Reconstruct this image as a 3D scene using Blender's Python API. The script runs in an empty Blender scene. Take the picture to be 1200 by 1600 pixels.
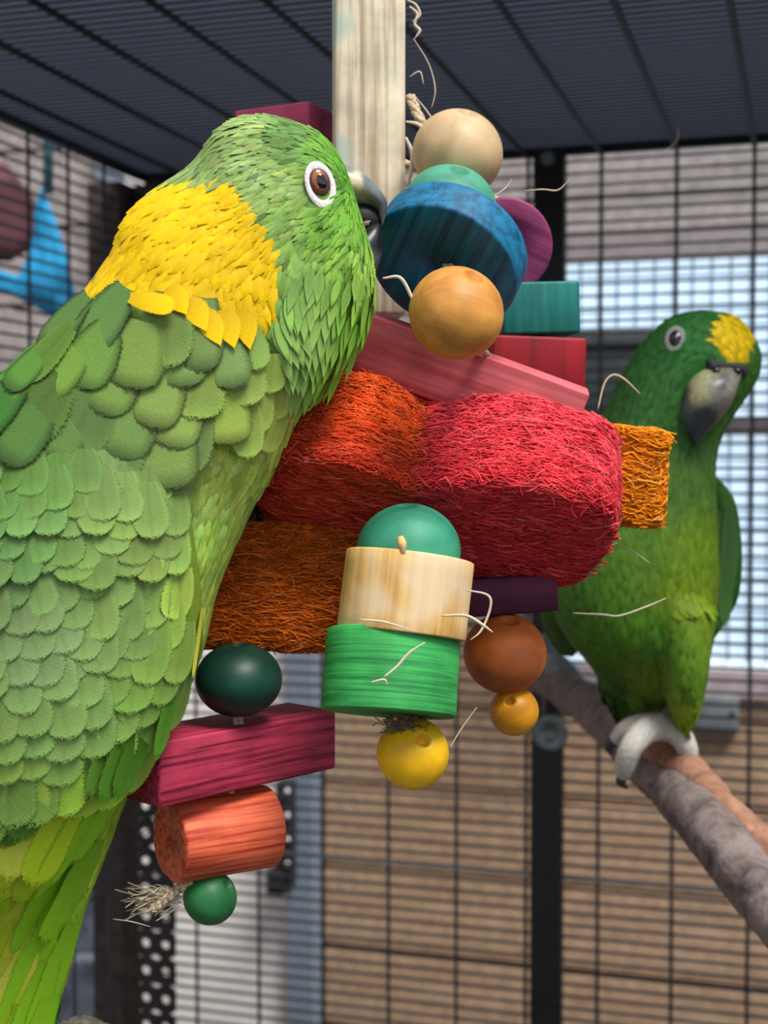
import bpy, bmesh, math, random
import numpy as np
from mathutils import Vector, Matrix, Euler, noise
from mathutils.bvhtree import BVHTree
random.seed(7); rng = np.random.default_rng(7)
PI = math.pi
C = bpy.context.scene.collection

# ------------------------------------------------------------------ camera
F = 2200.0                      # focal length in pixels of a 1200x1600 frame
CAMZ = 1.5
PITCH = math.atan(80/F)         # looks down a touch: horizon at y=720
cam_d = bpy.data.cameras.new('camera'); cam = bpy.data.objects.new('camera', cam_d); C.objects.link(cam)
cam.location = (0, 0, CAMZ); cam.rotation_euler = (PI/2 - PITCH, 0, 0)
cam_d.sensor_fit = 'VERTICAL'; cam_d.sensor_height = 36; cam_d.sensor_width = 27
cam_d.lens = 36*F/1600; cam_d.clip_start = 0.02
cam_d.dof.use_dof = True; cam_d.dof.focus_distance = 0.465; cam_d.dof.aperture_fstop = 16
bpy.context.scene.camera = cam
# ------------------------------------------------------------------ sky, sun, exposure
w = bpy.data.worlds.new('overcast_sky'); bpy.context.scene.world = w; w.use_nodes = True
bg = w.node_tree.nodes['Background']; bg.inputs[0].default_value = (0.80, 0.90, 1.0, 1); bg.inputs[1].default_value = 0.78
wn = w.node_tree; wt = wn.nodes.new('ShaderNodeTexCoord'); wx = wn.nodes.new('ShaderNodeSeparateXYZ'); wr = wn.nodes.new('ShaderNodeValToRGB')
wn.links.new(wt.outputs['Generated'], wx.inputs[0]); wn.links.new(wx.outputs[2], wr.inputs[0]); wn.links.new(wr.outputs[0], bg.inputs[0])   # dark ground, pale overcast sky
wr.color_ramp.elements[0].position = .0; wr.color_ramp.elements[0].color = (.10, .09, .08, 1); wr.color_ramp.elements[1].position = .06; wr.color_ramp.elements[1].color = (.82, .91, 1, 1)
sd = bpy.data.lights.new('sun', 'SUN'); sun = bpy.data.objects.new('sun', sd); C.objects.link(sun)
sd.energy = 4.2; sd.angle = math.radians(24); sd.color = (1.0, 0.96, 0.9)
sun.rotation_euler = Vector((-0.36, 0.50, -1.05)).to_track_quat('-Z', 'Y').to_euler(); sun.location = (1.5, -2, 4)
vs = bpy.context.scene.view_settings
vs.view_transform = 'Standard'; vs.look = 'None'; vs.gamma = 1; vs.exposure = 0.32; vs.use_curve_mapping = False

FW = Vector((0, math.cos(PITCH), -math.sin(PITCH))); UP = Vector((0, math.sin(PITCH), math.cos(PITCH)))
CP = Vector((0, 0, CAMZ))
def P(x, y, D):                 # world point D metres ahead
    return CP + Vector(((x-600)/F*D, 0, 0)) + UP*((800-y)/F*D) + FW*D
def proj(p):
    q = Vector(p) - CP; d = q.dot(FW)
    return 600 + q.x/d*F, 800 - q.dot(UP)/d*F
def proj_np(a):
    q = a - np.array(CP); d = q @ np.array(FW)
    return 600 + q[:, 0]/d*F, 800 - (q @ np.array(UP))/d*F
def S(r, g=None, b=None):       # 0-255 sRGB to linear
    if g is None: r, g, b = r
    f = lambda c: (c/255/12.92) if c/255 < .04045 else ((c/255+.055)/1.055)**2.4
    return (f(r), f(g), f(b), 1)

# ------------------------------------------------------------------ object helpers
def link(o, parent=None):
    C.objects.link(o)
    if parent is not None: o.parent = parent
    return o
def tag(o, label=None, cat=None, group=None, kind=None):
    if label: o['label'] = label
    if cat: o['category'] = cat
    if group: o['group'] = group
    if kind: o['kind'] = kind
    return o
def empty(name, loc, rot=None):
    o = bpy.data.objects.new(name, None); o.location = loc; o.empty_display_size = .02
    if rot: o.rotation_euler = rot
    return link(o)
def mesh(name, v, f, m=None, smooth=True):
    me = bpy.data.meshes.new(name); me.from_pydata([tuple(map(float, p)) for p in v], [], [tuple(map(int, q)) for q in f]); me.update()
    if m: me.materials.append(m)
    if smooth: me.polygons.foreach_set('use_smooth', [True]*len(me.polygons))
    return me
def obj(name, me, parent=None, loc=None, rot=None):
    """place a mesh; loc in world coordinates, parents are unrotated empties or meshes at known places"""
    o = bpy.data.objects.new(name, me); link(o, parent)
    M = Matrix.Translation(Vector(loc or (0, 0, 0))) @ (Euler(rot).to_matrix().to_4x4() if rot is not None else Matrix())
    setw(o, M); return o
def wmat(o):
    return Matrix() if o is None else wmat(o.parent) @ (Matrix.LocRotScale(o.location, o.rotation_quaternion if o.rotation_mode == 'QUATERNION' else o.rotation_euler, o.scale))
def setw(o, M):                  # world placement under a parent that may itself be turned
    l, q, s = (wmat(o.parent).inverted() @ M).decompose(); o.location = l; o.scale = s
    if o.rotation_mode == 'QUATERNION': o.rotation_quaternion = q
    else: o.rotation_euler = q.to_euler()
def worldmesh(name, v, f, m, parent=None, smooth=True, origin=None):
    """vertices given in world space; origin moved to their middle"""
    v = np.asarray(v, float)
    c = v.mean(0) if origin is None else np.array(origin)
    return obj(name, mesh(name, v-c, f, m, smooth), parent, Vector(c))

# ------------------------------------------------------------------ materials
def newmat(name, rough=.6, spec=.4):
    m = bpy.data.materials.new(name); m.use_nodes = True; nt = m.node_tree
    b = nt.nodes['Principled BSDF']; b.inputs['Roughness'].default_value = rough
    b.inputs['Specular IOR Level'].default_value = spec
    return m, nt, b
def nd(nt, t, **k):
    n = nt.nodes.new(t)
    for a, v in k.items(): setattr(n, a, v)
    return n
def ramp(nt, fac, stops):
    r = nd(nt, 'ShaderNodeValToRGB'); e = r.color_ramp.elements
    while len(e) < len(stops): e.new(.5)
    for i, (p, c) in enumerate(stops): e[i].position = p; e[i].color = c if len(c) == 4 else (*c, 1)
    nt.links.new(fac, r.inputs[0]); return r.outputs[0]
def mixc(nt, fac, a, b, mode='MIX'):
    n = nd(nt, 'ShaderNodeMix', data_type='RGBA', blend_type=mode)
    for s, v in ((0, fac), (6, a), (7, b)):
        if hasattr(v, 'is_linked'): nt.links.new(v, n.inputs[s])
        else: n.inputs[s].default_value = v
    return n.outputs[2]
def coords(nt, scale=(1, 1, 1), which='Object'):
    t = nd(nt, 'ShaderNodeTexCoord'); mp = nd(nt, 'ShaderNodeMapping'); mp.inputs['Scale'].default_value = scale
    nt.links.new(t.outputs[which], mp.inputs[0]); return mp.outputs[0]
def noisetex(nt, vec, scale, detail=4, rough=.55, dist=0):
    n = nd(nt, 'ShaderNodeTexNoise'); n.inputs['Scale'].default_value = scale; n.inputs['Detail'].default_value = detail
    n.inputs['Roughness'].default_value = rough; n.inputs['Distortion'].default_value = dist
    nt.links.new(vec, n.inputs['Vector']); return n.outputs['Fac']
def bump(nt, b, h, strength=.4, dist=.001):
    n = nd(nt, 'ShaderNodeBump'); n.inputs['Strength'].default_value = strength; n.inputs['Distance'].default_value = dist
    nt.links.new(h, n.inputs['Height']); nt.links.new(n.outputs[0], b.inputs['Normal'])
def wood(name, c1, c2, axis='x', scale=160, rough=.62, contrast=.25, spec=.35, blotch=None):
    m, nt, b = newmat(name, rough, spec)
    s = {'x': (.035, 1, 1), 'y': (1, .035, 1), 'z': (1, 1, .035), 'h': (.03, .03, 1)}[axis]
    v = coords(nt, s)
    g = noisetex(nt, v, scale, 3, .6, .4)
    col = ramp(nt, g, [(.5-contrast, c2), (.5+contrast*.4, c1)])
    v2 = coords(nt, (1, 1, 1)); n2 = noisetex(nt, v2, 55, 3, .6)
    k = ramp(nt, n2, [(.3, (.72, .72, .72)), (.7, (1.12, 1.12, 1.12))])
    col = mixc(nt, 1.0, col, k, 'MULTIPLY')
    if blotch:
        n3 = noisetex(nt, coords(nt, (.5, .5, .5)), 60, 2)
        col = mixc(nt, ramp(nt, n3, [(.5, (0, 0, 0)), (.6, (.7, .7, .7))]), col, blotch)
    nt.links.new(col, b.inputs['Base Color'])
    bump(nt, b, g, .35, .0006)
    return m
def plain(name, c, rough=.5, spec=.4, metal=0, var=.15, scale=40, bs=.1):
    m, nt, b = newmat(name, rough, spec); b.inputs['Metallic'].default_value = metal
    n = noisetex(nt, coords(nt), scale, 4)
    lo = tuple(x*(1-var*1.5) for x in c[:3]); hi = tuple(min(1, x*(1+var)) for x in c[:3])
    nt.links.new(ramp(nt, n, [(.3, lo), (.7, hi)]), b.inputs['Base Color'])
    if bs: bump(nt, b, n, bs, .001)
    return m
def vcol(name, rough=.6, spec=.3, barbs=True, fringe=False):
    m, nt, b = newmat(name, rough, spec)
    a = nd(nt, 'ShaderNodeAttribute', attribute_name='Col')
    n = noisetex(nt, coords(nt), 180, 4, .65)
    k = ramp(nt, n, [(.25, (.74, .76, .7)), (.75, (1.16, 1.14, 1.1))])
    col = mixc(nt, 1.0, a.outputs['Color'], k, 'MULTIPLY')
    if barbs:
        u = nd(nt, 'ShaderNodeAttribute', attribute_name='fuv')
        sx = nd(nt, 'ShaderNodeSeparateXYZ'); nt.links.new(u.outputs['Vector'], sx.inputs[0])
        ab = nd(nt, 'ShaderNodeMath', operation='ABSOLUTE'); nt.links.new(sx.outputs[0], ab.inputs[0])
        m1 = nd(nt, 'ShaderNodeMath', operation='MULTIPLY_ADD'); nt.links.new(ab.outputs[0], m1.inputs[0]); m1.inputs[1].default_value = -.35
        nt.links.new(sx.outputs[1], m1.inputs[2])
        cx = nd(nt, 'ShaderNodeCombineXYZ'); nt.links.new(m1.outputs[0], cx.inputs[0])
        m2 = nd(nt, 'ShaderNodeMath', operation='MULTIPLY'); nt.links.new(sx.outputs[0], m2.inputs[0]); m2.inputs[1].default_value = .12
        nt.links.new(m2.outputs[0], cx.inputs[1])
        if fringe:      # barbs part into a thin loose fringe at the rim
            nf = noisetex(nt, cx.outputs[0], 70, 2, .6)
            ma = nd(nt, 'ShaderNodeMath', operation='MULTIPLY_ADD'); nt.links.new(nf, ma.inputs[0]); ma.inputs[1].default_value = .55; nt.links.new(sx.outputs[2], ma.inputs[2])
            lt_ = nd(nt, 'ShaderNodeMath', operation='LESS_THAN'); nt.links.new(ma.outputs[0], lt_.inputs[0]); lt_.inputs[1].default_value = 1.19
            nt.links.new(lt_.outputs[0], b.inputs['Alpha'])
        wv = noisetex(nt, cx.outputs[0], 44, 2, .5)
        k2 = ramp(nt, wv, [(.3, (.91, .92, .91)), (.7, (1.06, 1.06, 1.06))])
        col = mixc(nt, 1.0, col, k2, 'MULTIPLY')
        bump(nt, b, wv, .3, .0005)
    nt.links.new(col, b.inputs['Base Color'])
    return m
def set_attr(me, name, arr, kind='FLOAT_COLOR'):
    a = me.attributes.new(name, kind, 'POINT')
    if kind == 'FLOAT_COLOR': a.data.foreach_set('color', np.asarray(arr, np.float32).ravel())
    else: a.data.foreach_set('vector', np.asarray(arr, np.float32).ravel())

# ------------------------------------------------------------------ shapes
def tube_v(pts, rad, n=10, jit=0, seed=0, flat=1.0, closed=True):
    pts = [Vector(p) for p in pts]; N = len(pts)
    rad = [rad]*N if not hasattr(rad, '__len__') else rad
    t0 = (pts[1]-pts[0]).normalized(); a = t0.orthogonal().normalized()
    V = []; Fc = []
    for i, p in enumerate(pts):
        t = (pts[min(i+1, N-1)]-pts[max(i-1, 0)]).normalized()
        a = (a - t*a.dot(t)).normalized(); b = t.cross(a)
        for k in range(n):
            th = 2*PI*k/n; r = rad[i]
            d = a*math.cos(th) + b*math.sin(th)*flat
            if jit: r *= 1 + jit*noise.noise(p*60 + d*1.3 + Vector((seed, 0, 0)))
            V.append(p + d*r)
    for i in range(N-1):
        for k in range(n): Fc.append((i*n+k, i*n+(k+1) % n, (i+1)*n+(k+1) % n, (i+1)*n+k))
    if closed: Fc.append(tuple(range(n-1, -1, -1))); Fc.append(tuple(range((N-1)*n, N*n)))
    return [tuple(v) for v in V], Fc
def smooth_path(pts, rad=None, sub=6):
    pts = np.array([tuple(p) for p in pts], float)
    if rad is not None: pts = np.hstack([pts, np.array(rad, float)[:, None]])
    Q = np.vstack([2*pts[0]-pts[1], pts, 2*pts[-1]-pts[-2]]); out = []
    for i in range(1, len(Q)-2):
        for k in range(sub):
            t = k/sub; a, b, c, d = Q[i-1], Q[i], Q[i+1], Q[i+2]
            out.append(.5*((2*b)+(c-a)*t+(2*a-5*b+4*c-d)*t*t+(3*b-a-3*c+d)*t**3))
    out.append(Q[-2]); out = np.array(out)
    return (out[:, :3], out[:, 3]) if rad is not None else out
def join(parts):
    V = []; Fc = []
    for v, f in parts:
        o = len(V); V += [tuple(p) for p in v]; Fc += [tuple(i+o for i in q) for q in f]
    return V, Fc
def lathe_v(prof, n=40):          # prof: (r, z) list, closed on the axis at both ends
    V = []; Fc = []
    for r, z in prof:
        for k in range(n): V.append((r*math.cos(2*PI*k/n), r*math.sin(2*PI*k/n), z))
    for i in range(len(prof)-1):
        for k in range(n): Fc.append((i*n+k, i*n+(k+1) % n, (i+1)*n+(k+1) % n, (i+1)*n+k))
    return V, Fc
def bead_v(r, hole=.2, sq=.95):
    pr = [(.0001, -.7*r*sq), (hole*r, -.72*r*sq)]
    a0 = math.asin(hole)
    for i in range(25):
        a = a0 + (PI-2*a0)*i/24; pr.append((r*math.sin(a), -r*sq*math.cos(a)))
    pr += [(hole*r, .72*r*sq), (.0001, .7*r*sq)]
    return lathe_v(pr)
def cyl_v(r, h, bev=.001, hole=.15, n=48):
    z = h/2
    pr = [(.0001, -z*.6), (hole*r, -z*.6), (hole*r, -z), (r-bev, -z), (r-bev*.3, -z+bev*.3), (r, -z+bev)]
    pr += [(r, -z+bev+(h-2*bev)*i/6) for i in range(1, 6)]
    pr += [(r, z-bev), (r-bev*.3, z-bev*.3), (r-bev, z), (hole*r, z), (hole*r, z*.6), (.0001, z*.6)]
    return lathe_v(pr, n)
def box_v(sx, sy, sz, bev=.001, seg=2):
    bm = bmesh.new(); bmesh.ops.create_cube(bm, size=1)
    bmesh.ops.scale(bm, vec=(sx, sy, sz), verts=bm.verts)
    if bev: bmesh.ops.bevel(bm, geom=bm.edges[:], offset=bev, segments=seg, profile=.6, affect='EDGES')
    bm.verts.index_update()
    V = [tuple(v.co) for v in bm.verts]; Fc = [tuple(v.index for v in f.verts) for f in bm.faces]; bm.free()
    return V, Fc
def euler_tilt(tilt, roll, yaw=0):
    """yaw about the part's own axis, bottom towards the viewer by tilt, right end down by roll (degrees)"""
    R = Matrix.Rotation(math.radians(roll), 3, 'Y') @ Matrix.Rotation(math.radians(-tilt), 3, 'X') @ Matrix.Rotation(math.radians(yaw), 3, 'Z')
    return R.to_euler()

# ================================================================== THE SURROUNDINGS
YAW = math.atan(665/F)
CV = Vector((math.sin(YAW), math.cos(YAW), 0)); CU = Vector((math.cos(YAW), -math.sin(YAW), 0))
def K(u, v, z): return CU*u + CV*v + Vector((0, 0, z))        # cage frame: u right, v away, z up
def on_plane_v(x, y, V0):        # pixel ray onto a plane v = V0
    d = P(x, y, 1) - CP; t = V0/d.dot(CV); return CP + d*t
def on_plane_u(x, y, U0):
    d = P(x, y, 1) - CP; t = U0/d.dot(CU); return CP + d*t
def kcoord(p): return Vector(p).dot(CU), Vector(p).dot(CV), p.z
RZ = -YAW
def kbox(name, u0, u1, v0, v1, z0, z1, m, parent=None, bev=.001):
    V, Fc = box_v(u1-u0, v1-v0, z1-z0, bev, 1)
    return obj(name, mesh(name, V, Fc, m, False), parent, K((u0+u1)/2, (v0+v1)/2, (z0+z1)/2), (0, 0, RZ))

concrete = plain('concrete', S(74, 70, 66), .9, .2, var=.2, scale=9)
fl = kbox('floor', -3.2, 3.2, -1.6, 3.0, -.1, 0, concrete); tag(fl, kind='structure')
clad_grey = wood('grey_cladding', S(176, 168, 166), S(138, 130, 130), 'x', 30, .8)
clad_brown = wood('brown_cladding', S(186, 156, 128), S(150, 120, 96), 'x', 60, .8)
clad_pale = wood('pale_cladding', S(200, 186, 180), S(150, 132, 126), 'x', 30, .8)
VB = 2.2
wb = kbox('wall_back', -3.2, 3.2, VB+.03, VB+.12, 0, 2.8, plain('wall_core', S(90, 80, 72), .9)); tag(wb, kind='structure')
w0 = kcoord(on_plane_v(878, 412, VB)); w1 = kcoord(on_plane_v(1290, 1040, VB))
WU0, WU1, WZ1, WZ0 = w0[0], w1[0], w0[2], w1[2]
dU0 = kcoord(on_plane_v(206, 900, VB))[0]; dU1 = kcoord(on_plane_v(462, 900, VB))[0]; tU1 = kcoord(on_plane_v(506, 900, VB))[0]
# cladding boards, each its own piece of the wall
z = 0.02; H = .135; i = 0
while z < 2.75:
    z1 = z + H - .006
    for (a, b_) in ((-3.2, dU0-.05), (tU1, WU0-.046), (WU1+.046, 3.2)):
        mm = clad_grey if z > WZ0-.02 else clad_brown
        o = kbox('plank', a, b_, VB, VB+.028, z, z1, mm, wb, .002)
    za, zb = (z, min(z1, WZ0-.052)) if z < WZ0 else (max(z, WZ1+.046), z1)
    if zb - za > .004:
        kbox('plank', WU0-.044, WU1+.044, VB, VB+.028, za, zb, clad_brown if z < WZ0 else clad_grey, wb, .002)
    z += H; i += 1
# window with frosted daylit glazing
frame_m = plain('grey_window_frame', S(150, 140, 142), .6)
win = kbox('window_1', WU0-.04, WU1+.04, VB-.012, VB+.02, WZ0-.055, WZ0-.012, plain('pinkish_sill', S(175, 160, 165), .6)); tag(win, kind='structure')
for nm, a in (('window_frame', (WU0-.045, WU0, VB, VB+.03, WZ0-.05, WZ1+.045)), ('window_frame', (WU1, WU1+.045, VB, VB+.03, WZ0-.05, WZ1+.045)),
              ('window_frame', (WU0, WU1, VB, VB+.03, WZ1, WZ1+.045)), ):
    kbox(nm, *a, frame_m, win)
gm, gnt, gb = newmat('frosted_daylit_glass', .3)
gb.inputs['Base Color'].default_value = S(190, 210, 225); gb.inputs['Emission Color'].default_value = (.70, .86, 1, 1); gb.inputs['Emission Strength'].default_value = .72
kbox('pane', WU0, WU1, VB+.012, VB+.02, WZ0-.012, WZ1, gm, win, 0)
zr = kcoord(on_plane_v(1160, 667, VB))[2]
kbox('window_rail', WU0, WU1, VB-.005, VB+.012, zr-.012, zr+.014, plain('dark_rail', S(92, 88, 92), .6), win)
bluebar = plain('pale_blue_bar', S(150, 175, 195), .5)
for k in range(1, 14):
    u = WU0 + (WU1-WU0)*k/14; kbox('glazing_bar', u-.0022, u+.0022, VB+.002, VB+.008, WZ0, WZ1, bluebar, win, 0)
for k in range(1, 24):
    zz = WZ0 + (WZ1-WZ0)*k/24; kbox('glazing_bar', WU0, WU1, VB+.003, VB+.007, zz-.0022, zz+.0022, bluebar, win, 0)
# white door with its blue-grey frame
white_m = plain('white_panel', S(235, 232, 230), .5, var=.05)
door = kbox('door_1', dU0, dU1, VB-.02, VB+.028, 0, 2.02, white_m); tag(door, kind='structure')
bluegrey = plain('blue_grey_trim', S(118, 132, 148), .5, var=.06)
t1 = kbox('trim_1', dU1+.002, tU1-.002, VB-.05, VB+.028, 0, 2.06, bluegrey); tag(t1, kind='structure')
t2 = kbox('trim_2', dU0-.05, dU0-.002, VB-.03, VB+.028, 0, 2.06, bluegrey); tag(t2, kind='structure')
# things behind the cage mesh
black_m = plain('black_metal', S(26, 27, 32), .45, .5, var=.1)
dark_m = plain('dark_plastic', S(48, 56, 58), .6)
lt = empty('door_latch', on_plane_v(440, 1300, VB-.06))
V, Fc = box_v(.026, .03, .17, .003); obj('latch_case', mesh('latch_case', V, Fc, black_m), lt, on_plane_v(447, 1300, VB-.065), (0, 0, RZ))
V, Fc = box_v(.03, .03, .04, .004); obj('latch_keeper', mesh('latch_keeper', V, Fc, black_m), lt, on_plane_v(434, 1376, VB-.066), (0, 0, RZ))
for k in range(4):
    V, Fc = cyl_v(.004, .004, .0008, 0, 12)
    o = obj('screw', mesh('screw', V, Fc, white_m), lt, on_plane_v(449, 1236+38*k, VB-.083), (PI/2, 0, RZ))
tag(lt, 'black metal door latch on the blue-grey door frame behind the cage', 'latch')
bx = empty('storage_box', on_plane_v(955, 640, VB-.12))
p0 = on_plane_v(955, 640, VB-.12)
V, Fc = box_v(.13, .1, .19, .01); obj('box_body', mesh('box_body', V, Fc, dark_m), bx, p0, (0, 0, RZ))
V, Fc = box_v(.145, .11, .028, .006); obj('box_lid', mesh('box_lid', V, Fc, plain('lid_grey', S(70, 76, 78), .6)), bx, p0+Vector((0, 0, .10)), (0, 0, RZ))
p1 = p0 - Vector((0, 0, .095))
V, Fc = box_v(.2, .17, .012, .002); obj('shelf_bracket', mesh('shelf_bracket', V, Fc, dark_m), bx, p1+CV*.04-Vector((0, 0, .006)), (0, 0, RZ))
tag(bx, 'dark grey box on a bracket in front of the bright window', 'box')
pl = empty('metal_plate', on_plane_v(1120, 1112, VB-.012))
V, Fc = box_v(.075, .02, .055, .003); obj('plate', mesh('plate', V, Fc, plain('grey_plate', S(112, 120, 124), .5)), pl, on_plane_v(1115, 1114, VB-.011), (0, 0, RZ))
for sx in (-.028, .028):
    V, Fc = cyl_v(.004, .004, .0008, 0, 12); o = obj('screw', mesh('screw', V, Fc, black_m), pl, on_plane_v(1115, 1114, VB-.022)+CU*sx, (PI/2, 0, RZ))
tag(pl, 'small grey metal plate screwed to the boards below the window', 'plate')

# left wall of the surroundings
UL = -1.5
wl = kbox('wall_left', UL-.12, UL-.03, -1.6, VB+.12, 0, 2.8, plain('wall_core_left', S(90, 80, 72), .9)); tag(wl, kind='structure')
z = .02
while z < 2.75:
    V, Fc = box_v(VB+1.6, .028, H-.006, .002, 1)
    obj('plank', mesh('plank', V, Fc, clad_pale, False), wl, K(UL-.014, (VB-1.6)/2, z+H/2), (0, 0, RZ-PI/2)); z += H
# maroon tarp and blue pennant hanging beyond the side mesh
def sheet(name, poly, D, m, thick, label, cat, amp=.012, plane=None):
    bm = bmesh.new()
    vs_ = [bm.verts.new(P(x, y, D)) for x, y in poly]; f = bm.faces.new(vs_)
    bmesh.ops.triangulate(bm, faces=[f]); bmesh.ops.subdivide_edges(bm, edges=bm.edges[:], cuts=3, use_grid_fill=True)
    for v in bm.verts: v.co += CU*amp*noise.noise(v.co*14) + CV*amp*noise.noise(v.co*22+Vector((3, 1, 2)))
    g = bmesh.ops.extrude_face_region(bm, geom=bm.faces[:])
    for e in g['geom']:
        if isinstance(e, bmesh.types.BMVert): e.co += FW*thick
    bmesh.ops.recalc_face_normals(bm, faces=bm.faces[:]); bm.verts.index_update()
    V = [tuple(v.co) for v in bm.verts]; Fc = [tuple(v.index for v in f.verts) for f in bm.faces]; bm.free()
    return worldmesh(name, V, Fc, m)
pn = empty('pennant', P(76, 230, 1.62))
cl = sheet('cloth', [(74, 292), (92, 340), (104, 400), (124, 497), (80, 494), (46, 474), (10, 455), (-40, 445), (-40, 415), (8, 425), (26, 432), (34, 380), (52, 352), (62, 320)], 1.62, plain('blue_cloth', S(30, 150, 205), .7, var=.12), .003, '', '')
cl.parent = pn; cl.location -= pn.location
V, Fc = tube_v([P(76, -80, 1.62), P(76, 150, 1.62), P(75, 302, 1.62)], .006, 8); worldmesh('cord', V, Fc, plain('teal_cord', S(70, 120, 130), .7), pn)
tag(pn, 'bright blue cloth pennant hanging beyond the left mesh', 'pennant')
mt = sheet('tarp', [(-160, 250), (20, 255), (66, 330), (58, 385), (20, 408), (-160, 400)], 1.9, plain('maroon_tarp', S(88, 50, 58), .8), .004, '', '')
tag(mt, 'dark maroon tarp bunched behind the blue pennant', 'tarp')
ft = sheet('plastic_sheet', [(40, 1180), (215, 1190), (215, 1750), (-60, 1750), (-60, 1400)], 1.95, plain('blue_grey_plastic', S(120, 130, 146), .3, .6, var=.45, scale=22), .003, '', '', amp=.05)
tag(ft, 'crumpled blue-grey plastic sheet standing in the bottom left corner behind the tail', 'plastic sheet')
V, Fc = tube_v(smooth_path([P(70, 1545, 1.83), P(120, 1500, 1.8), P(178, 1506, 1.83)]), .007, 8)
o = worldmesh('hose', V, Fc, plain('pale_hose', S(190, 195, 210), .4)); tag(o, 'pale short hose lying against the crumpled blue-grey sheet', 'hose')

# ================================================================== THE CAGE
VC, UC, ZT, ZB = 1.465, -.725, CAMZ+.318, CAMZ-.72
UR = .95; VF = .15
cage = empty('bird_cage', K(UC, VC, 0))
tag(cage, 'black wire mesh cage with a dark slate roof enclosing both green parrots', 'cage')
wire_m = plain('dark_wire', S(76, 80, 88), .45, .5, var=.12)
wire_d = plain('black_wire', S(24, 26, 32), .6, .3, var=.1)
wire_l = plain('pale_wire', S(128, 136, 144), .4, .5)
def rod_mesh(L, r, m):
    V, Fc = tube_v([(0, 0, -L/2), (0, 0, L/2)], r, 6); return mesh('wire', V, Fc, m)
wz = rod_mesh(ZT-ZB, .0020, wire_m); wu = rod_mesh(UR-UC, .0015, wire_m); wv = rod_mesh(VC-VF, .0014, wire_m); wur = rod_mesh(UR-UC, .0009, wire_d); wvr = rod_mesh(VC-VF, .0026, wire_d)
ru = Euler((0, PI/2, RZ)); rv = Euler((-PI/2, 0, RZ))
ref = kcoord(on_plane_v(1057, 400, VC))[0]
for k in range(-30, 12):
    u = ref + k*.0762
    if UC+.02 < u < UR: 
        obj('wire', wz, cage, K(u, VC-.003, (ZT+ZB)/2), (0, 0, 0))
        obj('wire', wvr, cage, K(u, (VC+VF)/2, ZT-.003), rv)
for k in range(80):
    zz = ZT - .008 - k*.0127
    if zz < ZB: break
    obj('wire', wu, cage, K((UC+UR)/2, VC, zz), ru)
for k in range(62):
    zz = ZT - .008 - k*.0127
    obj('wire', wv, cage, K(UC, (VC+VF)/2, zz), rv)
for k in range(1, 17):
    v = VC - .0762*k - .03
    if v > VF: obj('wire', wz, cage, K(UC+.003, v, (ZT+ZB)/2), (0, 0, 0))
for k in range(66):
    obj('wire', wur, cage, K((UC+UR)/2, VC - .012 - .0127*k, ZT), ru)
# thicker bright cross rod
zz = kcoord(on_plane_v(860, 1366, VC))[2]
obj('brace_rod', rod_mesh(UR-UC, .0024, wire_l), cage, K((UC+UR)/2, VC-.005, zz), ru)['label'] = 'pale grey cross rod'
# frame posts
pu = kcoord(on_plane_v(857, 700, VC-.01))[0]
kbox('frame_post', pu-.0165, pu+.0165, VC-.018, VC+.002, 0, ZT, black_m, cage, .002)
o = kbox('corner_post', UC-.07, UC-.028, VC-.01, VC+.03, 0, ZT, plain('brown_post', S(66, 56, 54), .8, var=.4, scale=60), cage, .002); o['label'] = 'dark brown rough corner post'
kbox('corner_post', UC-.028, UC+.002, VC+.02, VC+.03, CAMZ-.25, ZT, black_m, cage, .002)
kbox('corner_post', UC+.002, UC+.05, VC-.012, VC, CAMZ-.2, ZT, black_m, cage, .002)
kbox('front_post', UC-.02, UC+.02, VF-.02, VF+.02, 0, ZT, black_m, cage, .002)
kbox('front_post', UR-.02, UR+.02, VF-.02, VF+.02, 0, ZT, black_m, cage, .002)
kbox('frame_post', UR-.02, UR+.02, VC-.02, VC+.02, 0, ZT, black_m, cage, .002)
kbox('frame_rail', UC, UR, VC-.006, VC+.004, ZT-.002, ZT+.007, black_m, cage, .002)
kbox('frame_rail', UC-.006, UC+.006, VF, VC, ZT-.002, ZT+.007, black_m, cage, .002)
kbox('frame_rail', UC, UR, VF-.01, VF+.01, ZT-.003, ZT+.02, black_m, cage, .002)
kbox('frame_rail', UC, UR, VC-.02, VC+.01, ZB-.02, ZB, black_m, cage, .002)
kbox('cage_tray', UC, UR, VF, VC, ZB-.04, ZB-.021, plain('tray', S(58, 58, 60), .5), cage, .002)
roof_m = plain('slate_roof', S(152, 156, 164), .7, var=.08, scale=3)      # a dark plastic sheet that lets a little daylight through
rnt = roof_m.node_tree; tl = rnt.nodes.new('ShaderNodeBsdfTranslucent'); tl.inputs[0].default_value = S(154, 162, 178); mx = rnt.nodes.new('ShaderNodeMixShader'); mx.inputs[0].default_value = .40
rnt.links.new(rnt.nodes['Principled BSDF'].outputs[0], mx.inputs[1]); rnt.links.new(tl.outputs[0], mx.inputs[2]); rnt.links.new(mx.outputs[0], rnt.nodes['Material Output'].inputs[0])
o = kbox('roof_sheet', UC-.03, UR+.03, .66, VC+.04, ZT+.009, ZT+.015, roof_m, cage, .001)
V, Fc = cyl_v(.007, .006, .001, 0, 16); obj('bolt', mesh('bolt', V, Fc, wire_l), cage, K(pu, VC-.02, kcoord(on_plane_v(850, 254, VC))[2]), (PI/2, 0, RZ))
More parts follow.
